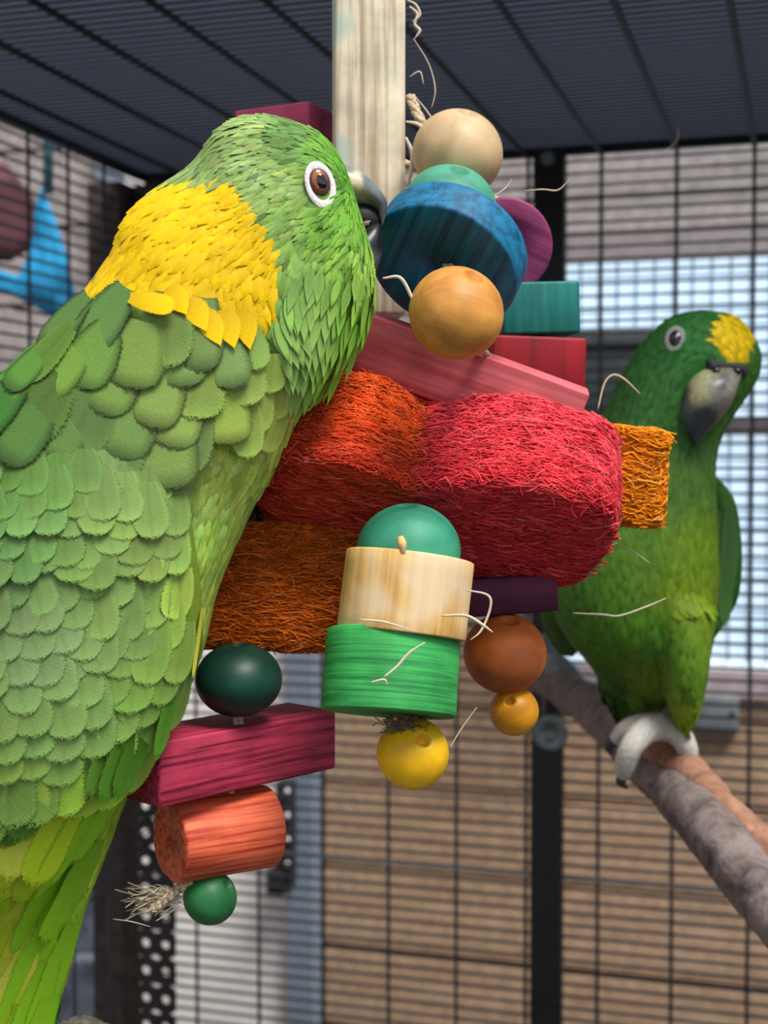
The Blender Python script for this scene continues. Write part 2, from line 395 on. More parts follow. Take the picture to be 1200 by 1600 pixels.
# perforated corner strip with real round holes
def perforated(cols, rows, cw, ch, r, t, m):
    V = []; Fc = []; N = 12
    for side in (-t/2, t/2):
        for i in range(cols):
            for j in range(rows):
                cx, cz = (i-(cols-1)/2)*cw, (j-(rows-1)/2)*ch; o = len(V)
                for k in range(N):
                    a = 2*PI*k/N + PI/N; c, s = math.cos(a), math.sin(a); q = max(abs(c)/(cw/2), abs(s)/(ch/2))
                    V.append((cx+c*r, side, cz+s*r)); V.append((cx+c/q, side, cz+s/q))
                for k in range(N):
                    a, b = o+2*k, o+2*((k+1) % N); Fc.append((a, a+1, b+1, b))
    h = len(V)//2
    for c in range(h//(2*N)):
        o = c*2*N
        for k in range(N):
            a, b = o+2*k, o+2*((k+1) % N); Fc.append((a, b, b+h, a+h))
    W, Hh = cols*cw, rows*ch
    return V, Fc
pc = (on_plane_v(247, 1450, VC-.01))
V, Fc = perforated(2, 30, .0245, .0318, .0052, .003, black_m)
kk = kcoord(pc)
obj('perforated_strip', mesh('perforated_strip', V, Fc, black_m, False), cage, K(kk[0], VC-.016, CAMZ-.6), (0, 0, RZ))['label'] = 'black metal strip with two columns of round holes'
# pale board outside the corner seen through the holes
# ================================================================== PERCH
def barkm(name, a, b_, s=30):
    m, nt, b = newmat(name, .85, .2)
    n = noisetex(nt, coords(nt, (1, 1, 1)), s*2.2, 6, .7, .6); nt.links.new(ramp(nt, n, [(.3, a), (.62, b_)]), b.inputs['Base Color'])
    bump(nt, b, n, .8, .003); return m
bark = barkm('grey_bark', S(66, 58, 56), S(138, 124, 120)); peel = barkm('peeled_bark', S(120, 84, 68), S(178, 132, 108))
pe = empty('branch_perch', P(862, 1075, 1.40))
pts = [P(815, 1042, 1.41), P(870, 1068, 1.28), P(935, 1112, 1.05), P(1000, 1170, .86), P(1062, 1240, .76), P(1120, 1310, .70), P(1190, 1395, .66), P(1290, 1520, .60)]
rad = [.0175, .0165, .0165, .0165, .0155, .0140, .0135, .0125]
sp, sr = smooth_path(pts, rad, 10); V, Fc = tube_v(sp, sr, 22, .16, 3); worldmesh('branch', V, Fc, bark, pe)
pts = [P(1010, 1165, .825), P(1066, 1200, .765), P(1130, 1262, .72), P(1200, 1330, .69), P(1290, 1420, .65)]
sp, sr = smooth_path(pts, [.012, .0105, .0085, .009, .008], 10); V, Fc = tube_v(sp, sr, 18, .22, 9); worldmesh('side_branch', V, Fc, peel, pe)['label'] = 'reddish peeled side branch'
sp, sr = smooth_path([P(1140, 1275, .71), P(1160, 1290, .70), P(1172, 1300, .69)], [.002, .006, .002], 5); V, Fc = tube_v(sp, sr, 10, .2, 5); worldmesh('knot', V, Fc, peel, pe)
steel = plain('dull_steel', S(120, 128, 130), .4, .6, metal=.5)
V, Fc = cyl_v(.0175, .006, .0015, .42, 28); obj('washer', mesh('washer', V, Fc, steel), pe, P(860, 1145, 1.37), (PI/2, 0, RZ))
V, Fc = cyl_v(.007, .02, .0015, 0, 14); obj('bolt', mesh('bolt', V, Fc, black_m), pe, P(862, 1145, 1.38), (PI/2, 0, RZ))
sp, sr = smooth_path([P(845, 1030, 1.29), P(868, 1038, 1.26), P(892, 1058, 1.24), P(902, 1078, 1.24)], [.006, .011, .009, .005], 6)
V, Fc = tube_v(sp, sr, 12, 0, flat=.5); worldmesh('wing_nut', V, Fc, steel, pe)
sp, sr = smooth_path([P(840, 1000, 1.33), P(850, 1015, 1.31), P(862, 1032, 1.29)], [.009, .012, .007], 6)
V, Fc = tube_v(sp, sr, 12, 0, flat=.6); worldmesh('clamp_arm', V, Fc, steel, pe)
V, Fc = tube_v([P(862, 1040, 1.44), P(862, 1145, 1.40), P(862, 1160, 1.40)], .01, 12); worldmesh('bracket', V, Fc, black_m, pe)
tag(pe, 'grey forked branch perch clamped to the black post under the far parrot', 'perch')
# rope perch below the near parrot, its top just in view
rope_m = plain('sisal_rope', S(205, 190, 165), .9, .1, var=.35, scale=500, bs=.6)
np_ = empty('rope_perch', P(-250, 1668, .56))
sp = smooth_path([P(-500, 1690, .56), P(-100, 1672, .56), P(60, 1655, .56), P(122, 1634, .56), P(180, 1652, .56), P(420, 1760, .57), P(900, 1950, .60), P(1900, 2300, .75)], sub=14)
V, Fc = tube_v(sp, .0098, 20, .14, 2); worldmesh('rope', V, Fc, rope_m, np_)
strand = []
for s in range(3):
    q = []
    for i, p in enumerate(sp[::1]):
        a = i*.55 + s*2*PI/3; q.append(Vector(p) + Vector((0, math.cos(a), math.sin(a)))*.0085)
    strand.append(tube_v(q, .0032, 7))
V, Fc = join(strand); worldmesh('rope_twist', V, Fc, rope_m, np_)
tag(np_, 'pale twisted rope perch at the bottom edge beside the near parrot\'s tail', 'perch')

# ================================================================== BIRDS: shared machinery
def loft_pairs(rows, sub=4, n=40, pw=2.3, caps=True):
    """rows: (Lx,Ly,Rx,Ry,D,thick) -> closed surface whose outline passes the L and R points"""
    A = np.array(rows, float); A = np.vstack([A[0], A, A[-1]]); R = []
    for i in range(1, len(A)-2):
        for k in range(sub):
            t = k/sub; a, b, c, d = A[i-1], A[i], A[i+1], A[i+2]
            R.append(.5*((2*b)+(c-a)*t+(2*a-5*b+4*c-d)*t*t+(3*b-a-3*c+d)*t**3))
    R.append(A[-2]); V = []; Fc = []
    for lx, ly, rx, ry, D, th in R:
        L = P(lx, ly, D); Q = P(rx, ry, D); c = (L+Q)/2; e = (Q-L)/2
        for k in range(n):
            a = 2*PI*k/n; ca, sa = math.cos(a), math.sin(a)
            ca = math.copysign(abs(ca)**(2/pw), ca); sa = math.copysign(abs(sa)**(2/pw), sa)
            V.append(tuple(c + e*ca - FW*th*sa))
    for i in range(len(R)-1):
        for k in range(n): Fc.append((i*n+k, i*n+(k+1) % n, (i+1)*n+(k+1) % n, (i+1)*n+k))
    if caps: Fc.append(tuple(range(n-1, -1, -1))); Fc.append(tuple(range((len(R)-1)*n, len(R)*n)))
    return V, Fc
def remeshed(parts, voxel, smooth=4):
    V, Fc = join(parts); bm = bmesh.new(); me = mesh('tmp', V, Fc); bm.from_mesh(me); bmesh.ops.recalc_face_normals(bm, faces=bm.faces[:]); bm.to_mesh(me); bm.free()
    o = bpy.data.objects.new('tmp', me); C.objects.link(o)
    r = o.modifiers.new('r', 'REMESH'); r.mode = 'VOXEL'; r.voxel_size = voxel
    s = o.modifiers.new('s', 'SMOOTH'); s.iterations = smooth; s.factor = .5
    dg = bpy.context.evaluated_depsgraph_get(); m2 = bpy.data.meshes.new_from_object(o.evaluated_get(dg))
    bpy.data.objects.remove(o); bpy.data.meshes.remove(me)
    return m2
def np_mesh(me):
    v = np.empty(len(me.vertices)*3, np.float32); me.vertices.foreach_get('co', v); v = v.reshape(-1, 3).astype(float)
    n = np.empty(len(me.vertices)*3, np.float32); me.vertices.foreach_get('normal', n)
    return v, n.reshape(-1, 3).astype(float)
def bvh_of(me):
    return BVHTree.FromPolygons([v.co.copy() for v in me.vertices], [tuple(p.vertices) for p in me.polygons])
def hit(bvh, x, y):
    d = (P(x, y, 1)-CP).normalized(); l, n, i, t = bvh.ray_cast(CP, d)
    if l is None: return None, None
    if n.dot(d) > 0: n = -n
    return l, n
def inpoly(x, y, poly):
    x = np.asarray(x, float); y = np.asarray(y, float); r = np.zeros(x.shape, bool); j = len(poly)-1
    for i in range(len(poly)):
        xi, yi = poly[i]; xj, yj = poly[j]
        c = ((yi > y) != (yj > y)) & (x < (xj-xi)*(y-yi)/((yj-yi) + 1e-9)+xi); r ^= c; j = i
    return r
def idw(anchors, x, y, pw=3.0):
    """blend of the values at (x, y) anchors"""
    A = np.array([a[:2] for a in anchors], float); B = np.array([a[2] for a in anchors], float)
    d = ((np.asarray(x)[:, None]-A[:, 0])**2 + (np.asarray(y)[:, None]-A[:, 1])**2)**(pw/2) + 1
    w_ = 1/d; w_ /= w_.sum(1)[:, None]; return w_ @ B
def lin(cols): return np.array([S(*c)[:3] for c in cols])
# feather template: x across (-.5..+.5), y along (0 root ..1 tip), z out
def template(kind='round', ns=5, nc=2):
    V = []; U = []; Sh = []; Fc = []
    for i in range(ns+1):
        t = i/ns
        if kind == 'round': wd = .5+.5*math.sin(min(1, t/.62)*PI/2) if t < .62 else max(0, 1-((t-.62)/.38)**2.5)**.5
        elif kind == 'point': wd = math.sin(PI*min(1, t*.95+.1))**.8*(1-.5*max(0, t-.5))
        else: wd = (.6+.4*min(1, t*3)) if t < .8 else math.sqrt(max(0, 1-((t-.8)/.2)**2))
        wd = max(wd, .06)
        for j in range(-nc, nc+1):
            x = .5*wd*j/nc; V.append((x, t - .05*abs(j/nc)*wd, 0)); U.append((j/nc*wd, t, 0)); Sh.append((abs(j)/nc, t))
    m_ = 2*nc+1
    for i in range(ns):
        for j in range(m_-1): Fc.append((i*m_+j, i*m_+j+1, (i+1)*m_+j+1, (i+1)*m_+j))
    return np.array(V), np.array(U), np.array(Sh), np.array(Fc)
def shade_tip(sh, kind):
    """darkening and lightening along one feather's own pattern"""
    e, t = sh[:, 0], sh[:, 1]
    if kind == 'dark_edge':   # light centre, dark scalloped rim
        return 1.15 - .95*np.clip((np.maximum(e, np.maximum(0, (t-.2)/.8))-.62)/.36, 0, 1)**1.2 - .15*(1-t)
    if kind == 'light_edge':
        return .74 + .12*t + .42*np.clip((np.maximum(e, t)-.62)/.38, 0, 1)**1.5 - .10*(e < .01)
    return .72 + .4*t
def scatter(bm_v, bm_f, N, dist_fn, seed):
    r = np.random.default_rng(seed); a = bm_v[bm_f[:, 0]]; b = bm_v[bm_f[:, 1]]; c = bm_v[bm_f[:, 2]]
    ar = np.linalg.norm(np.cross(b-a, c-a), axis=1); idx = r.choice(len(bm_f), N, p=ar/ar.sum())
    u = r.random(N); v = r.random(N); s = u+v > 1; u[s] = 1-u[s]; v[s] = 1-v[s]
    p = a[idx] + (b-a)[idx]*u[:, None] + (c-a)[idx]*v[:, None]
    n = np.cross(b-a, c-a)[idx]; n /= np.linalg.norm(n, axis=1)[:, None]+1e-12
    d = dist_fn(p); cell = d.max(); grid = {}; keep = []
    for i in range(N):
        k = tuple((p[i]//cell).astype(int)); ok = True
        for dx in (-1, 0, 1):
            for dy in (-1, 0, 1):
                for dz in (-1, 0, 1):
                    for j in grid.get((k[0]+dx, k[1]+dy, k[2]+dz), ()):
                        if np.sum((p[i]-p[j])**2) < min(d[i], d[j])**2: ok = False; break
                    if not ok: break
                if not ok: break
            if not ok: break
        if ok: grid.setdefault(k, []).append(i); keep.append(i)
    return p[keep], n[keep]
def plumage(me, N, dist, flow, length, width, lift, colour, m, parent, seed, kinds=('point',), sh_kind='soft', twist=.18, name='plumage', keepf=None):
    """one joined coat of small feathers over a body mesh"""
    bv, _ = np_mesh(me); tris = []
    me.calc_loop_triangles(); tr = np.empty(len(me.loop_triangles)*3, np.int32); me.loop_triangles.foreach_get('vertices', tr); tr = tr.reshape(-1, 3)
    p, n = scatter(bv, tr, N, dist, seed)
    x, y = proj_np(p)
    if keepf is not None:
        k = keepf(x, y, p, n); p, n, x, y = p[k], n[k], x[k], y[k]
    r = np.random.default_rng(seed+1)
    fl_ = idw(flow, x, y); d = fl_[:, 0:1]*np.array([1, 0, 0]) - fl_[:, 1:2]*np.array(UP)
    if fl_.shape[1] > 2: d = d + fl_[:, 2:3]*np.array(FW)
    d = d + r.normal(0, twist, d.shape); d -= n*np.sum(d*n, 1)[:, None]; d /= np.linalg.norm(d, axis=1)[:, None]+1e-9
    s = np.cross(d, n)
    L = length(x, y, n)*r.uniform(.8, 1.2, len(p)); W = width(x, y, n)*r.uniform(.8, 1.2, len(p)); H = lift(x, y, n)*r.uniform(.5, 1.5, len(p))
    col = colour(x, y, p, n, r)
    T, U, Sh, Fc = template(kinds[0], 4, 1)
    sh = shade_tip(Sh, sh_kind)
    k = len(T); M = len(p)
    up = (Sh[:, 1]**.7)[None, :]*H[:, None] - .35*(Sh[:, 0]**2)[None, :]*W[:, None]*.35 - .12*L[:, None]*(Sh[:, 1]**2)[None, :]*.5 + .0002
    V = p[:, None, :] + s[:, None, :]*(T[None, :, 0]*W[:, None])[..., None] + d[:, None, :]*((T[None, :, 1]-.25)*L[:, None])[..., None] + n[:, None, :]*up[..., None]
    V = V.reshape(-1, 3); FF = (Fc[None]+(np.arange(M)*k)[:, None, None]).reshape(-1, 4)
    cc = np.clip(col[:, None, :]*sh[None, :, None], 0, 1); cc = np.concatenate([cc, np.ones((M, k, 1))], 2).reshape(-1, 4)
    uv = (np.tile(U[None], (M, 1, 1)) + np.stack([np.zeros(M), r.random(M)*9, np.zeros(M)], 1)[:, None, :]).reshape(-1, 3)
    o_ = V.mean(0); mm = bpy.data.meshes.new(name); mm.from_pydata((V-o_).tolist(), [], FF.tolist()); mm.update()
    mm.polygons.foreach_set('use_smooth', [True]*len(mm.polygons)); mm.materials.append(m)
    set_attr(mm, 'Col', cc); set_attr(mm, 'fuv', uv, 'FLOAT_VECTOR')
    o = obj(name, mm, parent, Vector(o_)); o['kind'] = 'stuff'
    return o, M
def feather_mesh(name, L, W, colA, kind, sh_kind, m, curv=.045, tipc=None, thick=.0004):
    T, U, Sh, Fc = template(kind, 20, 5)
    q = random.Random(len(bpy.data.meshes)); jx = np.array([q.gauss(0, 1) for _ in T])*(Sh[:, 0] > .9)
    x = T[:, 0]*W*(1+.015*jx); y = T[:, 1]*L + .006*L*jx*(Sh[:, 1] > .3); z = -(x**2)/(2*curv) - .012*y*y/L + .0016*Sh[:, 1] - .00035*(Sh[:, 0] < .01)
    sh = shade_tip(Sh, sh_kind); c = np.array(colA)[None, :3]*sh[:, None]
    if tipc is not None:
        k = np.clip((Sh[:, 1]-.5)*2, 0, 1)[:, None]; c = c*(1-k)+np.array(tipc)[None, :3]*k*sh[:, None]
    U = U.copy(); U[:, 2] = np.maximum(Sh[:, 0], np.clip((Sh[:, 1]-.2)/.8, 0, 1)**1.5)
    V = np.stack([x, y, z], 1); nV = len(V)
    V2 = V.copy(); V2[:, 2] -= thick
    FF = [tuple(f) for f in Fc] + [tuple(int(q)+nV for q in f[::-1]) for f in Fc]
    me = mesh(name, np.vstack([V, V2]), FF, m)
    set_attr(me, 'Col', np.vstack([np.hstack([c, np.ones((nV, 1))])]*2)); set_attr(me, 'fuv', np.vstack([U, U]), 'FLOAT_VECTOR')
    return me
def frame(p, n, d):
    n = Vector(n).normalized(); d = Vector(d); d = (d - n*d.dot(n)).normalized(); s = d.cross(n)
    return Matrix(((s.x, d.x, n.x, p[0]), (s.y, d.y, n.y, p[1]), (s.z, d.z, n.z, p[2]), (0, 0, 0, 1)))
def put(name, me, parent, M, scale=(1, 1, 1)):
    o = bpy.data.objects.new(name, me); link(o, parent)
    o.rotation_mode = 'QUATERNION'; setw(o, M @ Matrix.Diagonal((*scale, 1)))
    return o
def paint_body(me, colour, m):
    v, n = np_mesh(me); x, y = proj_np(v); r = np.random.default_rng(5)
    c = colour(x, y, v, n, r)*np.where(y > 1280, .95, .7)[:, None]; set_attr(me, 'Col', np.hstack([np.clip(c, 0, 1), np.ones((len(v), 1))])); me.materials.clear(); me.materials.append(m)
    me.polygons.foreach_set('use_smooth', [True]*len(me.polygons))
def ball(r, sx=1, sy=1, sz=1, n=24):
    V, Fc = lathe_v([(max(1e-5, r*math.sin(PI*i/16)), -r*math.cos(PI*i/16)) for i in range(17)], n)
    return [(a*sx, b*sy, c*sz) for a, b, c in V], Fc
def beak_mat(name, stops, axis_scale=60):
    m, nt, b = newmat(name, .38, .5); a = nd(nt, 'ShaderNodeAttribute', attribute_name='Col')
    n = noisetex(nt, coords(nt, (1, 1, 1)), 300, 5, .6)
    nt.links.new(mixc(nt, 1.0, a.outputs['Color'], ramp(nt, n, [(.3, (.65, .65, .65)), (.7, (1.2, 1.2, 1.2))]), 'MULTIPLY'), b.inputs['Base Color'])
    bump(nt, b, n, .15, .0005); return m
beakm = beak_mat('beak_horn', None)
feather_m = vcol('feather', .62, .25); vane_m = vcol('feather_vane', .6, .25, True, True); skin_m = vcol('body_plumage_base', .8, .1, barbs=False)
eye_white = plain('bare_eye_skin', S(232, 226, 222), .7, .2, var=.12, scale=900, bs=.4)
eye_grey = plain('grey_eye_skin', S(150, 152, 148), .7, .2, var=.1, scale=900)
iris_m = plain('amber_iris', S(168, 92, 40), .12, .6, var=.35, scale=700, bs=0)
pupil_m = plain('pupil', S(8, 8, 10), .04, .9, var=0, bs=0)

# ================================================================== NEAR PARROT
HD = .472
rows = [ # Lx,Ly,Rx,Ry,D,thick
 (549, 292, 556, 320, HD, .004), (536, 262, 568, 362, HD, .014), (520, 236, 580, 408, HD, .021), (492, 210, 583, 460, HD, .0255), (445, 194, 572, 505, HD, .028),
 (400, 188, 553, 545, HD, .029), (350, 205, 528, 578, HD, .030), (303, 262, 505, 608, HD+.001, .0315), (250, 300, 480, 628, HD+.002, .033),
 (208, 340, 462, 645, HD+.004, .0355), (178, 405, 450, 675, HD+.006, .038), (118, 488, 428, 730, HD+.008, .041), (35, 568, 392, 795, HD+.01, .044),
 (-30, 640, 358, 870, HD+.01, .046), (-80, 750, 334, 935, HD+.01, .046), (-108, 880, 316, 1010, HD+.01, .045), (-112, 1020, 285, 1090, HD+.01, .042),
 (-108, 1140, 238, 1170, HD+.01, .036), (-100, 1240, 199, 1242, HD+.012, .028), (-95, 1340, 168, 1325, HD+.014, .02), (-90, 1440, 136, 1410, HD+.016, .014),
 (-85, 1540, 108, 1510, HD+.018, .010), (-80, 1640, 82, 1610, HD+.02, .008), (-70, 1760, 50, 1740, HD+.022, .006), (-40, 1860, 20, 1850, HD+.024, .003)]
legA = tube_v([P(30, 1240, .50), P(30, 1400, .53), P(35, 1520, .552)], [.016, .011, .006], 14)
legB = tube_v([P(-60, 1240, .50), P(-70, 1400, .53), P(-70, 1530, .552)], [.016, .011, .006], 14)
nb = empty('parrot', P(60, 1650, .55))
tag(nb, 'large green parrot with a yellow nape in the foreground, biting the blue wooden disc', 'parrot')
bodyN = remeshed([loft_pairs(rows, 4, 44), legA, legB], .0016, 3)
YEL = [(290, 283), (352, 286), (395, 312), (420, 350), (432, 395), (438, 440), (428, 478), (404, 488), (414, 512), (418, 545), (380, 540), (318, 505), (262, 478), (205, 447), (176, 458), (118, 494), (90, 520), (100, 480), (150, 430), (165, 380), (190, 320), (240, 290)]
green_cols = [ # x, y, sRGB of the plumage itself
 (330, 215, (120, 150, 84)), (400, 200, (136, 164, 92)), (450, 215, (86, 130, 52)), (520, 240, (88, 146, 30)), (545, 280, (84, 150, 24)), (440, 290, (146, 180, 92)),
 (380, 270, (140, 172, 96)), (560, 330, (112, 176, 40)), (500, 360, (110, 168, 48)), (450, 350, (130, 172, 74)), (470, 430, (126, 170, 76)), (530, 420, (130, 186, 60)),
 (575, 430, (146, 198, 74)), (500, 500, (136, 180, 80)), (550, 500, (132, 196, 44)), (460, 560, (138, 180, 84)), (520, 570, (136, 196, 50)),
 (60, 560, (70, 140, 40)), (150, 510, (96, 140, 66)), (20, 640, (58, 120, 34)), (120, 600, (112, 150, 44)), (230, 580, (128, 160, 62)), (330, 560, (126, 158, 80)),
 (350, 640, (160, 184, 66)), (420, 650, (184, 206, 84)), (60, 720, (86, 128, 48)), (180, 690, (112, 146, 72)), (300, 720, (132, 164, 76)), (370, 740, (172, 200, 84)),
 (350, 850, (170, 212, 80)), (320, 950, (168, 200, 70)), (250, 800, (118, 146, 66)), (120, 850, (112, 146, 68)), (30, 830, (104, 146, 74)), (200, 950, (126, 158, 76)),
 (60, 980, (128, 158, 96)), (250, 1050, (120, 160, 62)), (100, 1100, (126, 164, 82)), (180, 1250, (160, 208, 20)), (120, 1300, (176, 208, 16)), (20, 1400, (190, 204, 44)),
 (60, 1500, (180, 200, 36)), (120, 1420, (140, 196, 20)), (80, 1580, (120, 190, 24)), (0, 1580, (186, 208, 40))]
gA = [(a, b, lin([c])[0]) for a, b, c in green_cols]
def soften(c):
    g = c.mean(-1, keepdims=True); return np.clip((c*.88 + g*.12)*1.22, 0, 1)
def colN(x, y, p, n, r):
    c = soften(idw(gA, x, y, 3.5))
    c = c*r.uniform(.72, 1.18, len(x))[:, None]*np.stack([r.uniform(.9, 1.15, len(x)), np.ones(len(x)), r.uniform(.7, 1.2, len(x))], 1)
    dark = (r.random(len(x)) < np.where(y > 620, .015, .06)); c[dark] *= .5; c[(y > 600) & (x > 280)] *= 1.25  # flank colour lifted to offset the shade on that side
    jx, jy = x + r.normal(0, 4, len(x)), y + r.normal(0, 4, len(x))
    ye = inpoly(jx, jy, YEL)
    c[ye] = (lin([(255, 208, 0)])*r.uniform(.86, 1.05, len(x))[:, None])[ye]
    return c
flowN = [(a, b, (c, d, 0)) for a, b, c, d in [
 (560, 290, -.5, .9), (540, 250, -1, -.4), (490, 220, -1, -.25), (430, 205, -1, .15), (370, 210, -1, .5), (310, 250, -.75, .8), (500, 290, -.95, .35), (450, 260, -1, .3),
 (560, 350, -.35, 1), (580, 420, -.1, 1), (570, 480, -.15, 1), (520, 380, -.6, .8), (460, 340, -.9, .5), (480, 440, -.2, 1), (530, 520, -.1, 1), (440, 520, .45, 1), (470, 590, .2, 1), (500, 560, .05, 1),
 (400, 260, -1, .45), (330, 320, -.9, .6), (240, 340, -.8, .8), (300, 400, -.75, .7), (400, 400, -.6, .8), (220, 430, -.5, .8), (350, 480, .1, 1), (150, 460, -.8, .8),
 (420, 470, .1, 1), (60, 560, -.7, .9), (200, 560, -.3, 1), (350, 600, .1, 1), (430, 660, -.1, 1), (380, 750, -.3, 1), (330, 880, -.25, 1), (100, 750, -.1, 1), (-50, 800, -.1, 1),
 (250, 900, .0, 1), (100, 1100, 0, 1), (250, 1080, -.3, 1), (150, 1280, -.4, 1), (30, 1400, -.3, 1), (100, 1500, -.25, 1), (0, 1650, -.2, 1)]]
px = HD/F
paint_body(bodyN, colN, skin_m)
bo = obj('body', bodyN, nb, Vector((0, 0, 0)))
def sizeN(key):
    A = {'L': [(560, 300, 15), (500, 230, 22), (420, 205, 30), (320, 230, 32), (500, 350, 20), (450, 300, 24), (400, 350, 34), (560, 420, 30), (530, 520, 46), (460, 580, 54), (300, 400, 46), (200, 400, 48), (350, 500, 52),
               (200, 560, 50), (400, 650, 40), (330, 850, 44), (0, 700, 50), (100, 1000, 40), (100, 1400, 90), (20, 1600, 110)],
         'W': [(560, 300, 6), (500, 230, 9), (420, 205, 11), (320, 230, 13), (500, 350, 9), (450, 300, 11), (400, 350, 17), (560, 420, 10), (530, 520, 14), (460, 580, 22), (300, 400, 30), (200, 400, 26), (350, 500, 34),
               (200, 560, 36), (400, 650, 28), (330, 850, 26), (0, 700, 34), (100, 1000, 30), (100, 1400, 20), (20, 1600, 24)]}[key]
    A = [(a, b, (c,)) for a, b, c in A]
    return lambda x, y, n=None: idw(A, x, y, 3)[:, 0]*px
Lf, Wf = sizeN('L'), sizeN('W')
def distN(p):
    x, y = proj_np(p); return Wf(x, y)*.40
def liftN(x, y, n):
    A = [(a, b, (c,)) for a, b, c in [(560, 300, 1), (500, 240, 1.5), (420, 200, 3.5), (320, 230, 3), (500, 350, 2), (560, 430, 4), (530, 540, 9), (470, 600, 9), (400, 540, 6), (300, 380, 4), (200, 500, 4), (400, 700, 4), (300, 900, 2.5), (100, 1000, 2), (100, 1400, 3), (50, 1600, 3)]]
    return idw(A, x, y, 3)[:, 0]*px
def not_eye(x, y, p, n):
    hid = (n[:, 1] < 0) & (((y > 735) & (y < 1200) & (x < np.interp(y, [690, 760, 900, 1010, 1110, 1205], [252, 286, 304, 306, 268, 196])-28)) | (y > 1350))
    return ~hid & ~((((x-500)/25)**2 + ((y-291)/36)**2 < 1) & (n[:, 1] < .2)) & ~((x > 565) & (y < 345) & (y > 255)) 
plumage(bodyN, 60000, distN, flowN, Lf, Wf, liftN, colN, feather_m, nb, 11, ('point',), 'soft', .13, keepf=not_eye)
bv = bvh_of(bodyN)
# eye
el, en = hit(bv, 500, 290)
Me = frame(el, Vector((.30, -1, .05)), Vector((-.28, 0, 1)))
ring = []
for i in range(9):
    a = PI*i/8; ring.append((1-.24*math.cos(a), .10*math.sin(a)))
V = []; Fc = []
for i, (rr, zz) in enumerate(ring):
    for k in range(40):
        t = 2*PI*k/40; V.append((rr*math.cos(t)*18.5*px, rr*math.sin(t)*29*px, zz*20*px))
for i in range(8):
    for k in range(40): Fc.append((i*40+k, i*40+(k+1) % 40, (i+1)*40+(k+1) % 40, (i+1)*40+k))
er = put('eye_ring', mesh('eye_ring', V, Fc, eye_white), nb, Me @ Matrix.Translation((0, 0, .0005))); er['label'] = 'white bare skin ring around the eye'
V, Fc = ball(1, 17*px, 27*px, 4*px); put('eyelid', mesh('eyelid', V, Fc, plain('pinkish_eyelid', S(176, 160, 150), .6, bs=.1)), er, Me @ Matrix.Translation((0, -1*px, -.0002)))
V, Fc = ball(1, 16.2*px, 21*px, 4.6*px); rim = put('eyelid_rim', mesh('eyelid_rim', V, Fc, plain('dark_lid_rim', S(78, 50, 40), .5, bs=.1)), er, Me @ Matrix.Translation((.0*px, 5*px, .0006)))
V, Fc = ball(1, 14.0*px, 18.5*px, 5.6*px); ey = put('eye', mesh('eye', V, Fc, iris_m), nb, Me @ Matrix.Translation((.0*px, 6*px, .0006))); ey['label'] = 'amber-brown eye with a black pupil'
V, Fc = ball(1, 9.6*px, 13*px, 4.2*px); put('pupil', mesh('pupil', V, Fc, pupil_m), ey, Me @ Matrix.Translation((1.5*px, 5*px, .0011)))
# beak
def beak_obj(name, rows_, colf, parent, label=None, vox=None):
    V, Fc = loft_pairs(rows_, 4, 28, 2.0); V = np.array(V); c0 = V.mean(0); o = obj(name, mesh(name, V-c0, Fc, beakm), parent, Vector(c0))
    x, y = proj_np(V); set_attr(o.data, 'Col', np.hstack([colf(x, y), np.ones((len(V), 1))]))
    if label: o['label'] = label
    return o
def beakN(x, y):
    c = idw([(540, 262, lin([(120, 124, 122)])[0]), (548, 285, lin([(216, 202, 156)])[0]), (558, 288, lin([(206, 196, 158)])[0]), (550, 310, lin([(150, 150, 148)])[0]), (575, 285, lin([(104, 112, 120)])[0]),
                (585, 310, lin([(110, 112, 116)])[0]), (603, 312, lin([(84, 88, 96)])[0]), (565, 312, lin([(150, 146, 140)])[0])], x, y, 4); return c
BD = HD
beak_obj('upper_beak', [(528, 254, 532, 328, BD, .0085), (541, 259, 548, 324, BD, .0088), (562, 268, 566, 321, BD, .0082), (576, 279, 576, 322, BD, .007), (589, 292, 586, 326, BD, .0055), (599, 304, 591, 331, BD, .0042), (605, 316, 592, 338, BD, .003), (604, 332, 595, 346, BD, .0016), (599, 350, 596, 352, BD, .0004)],
         beakN, nb, 'grey hooked upper beak with a cream patch at its base')
beak_obj('lower_beak', [(548, 366, 560, 440, BD, .009), (566, 360, 582, 432, BD, .0085), (580, 352, 592, 412, BD, .0068), (588, 349, 597, 392, BD, .005), (592, 348, 598, 368, BD, .002)],
         lambda x, y: idw([(570, 370, lin([(22, 22, 26)])[0]), (590, 370, lin([(30, 30, 36)])[0]), (585, 420, lin([(110, 110, 116)])[0])], x, y, 4), nb, 'dark grey lower beak')
V, Fc = tube_v(smooth_path([P(555, 352, HD), P(570, 347, HD-.001), P(581, 345, HD)]), .0022, 10); worldmesh('tongue', V, Fc, plain('tongue', S(190, 150, 140), .5), nb)
V, Fc = ball(.0052, 1.5, .9, 1.1); obj('mouth_lining', mesh('mouth_lining', V, Fc, black_m), nb, P(560, 340, HD+.001), (0, .2, 0))
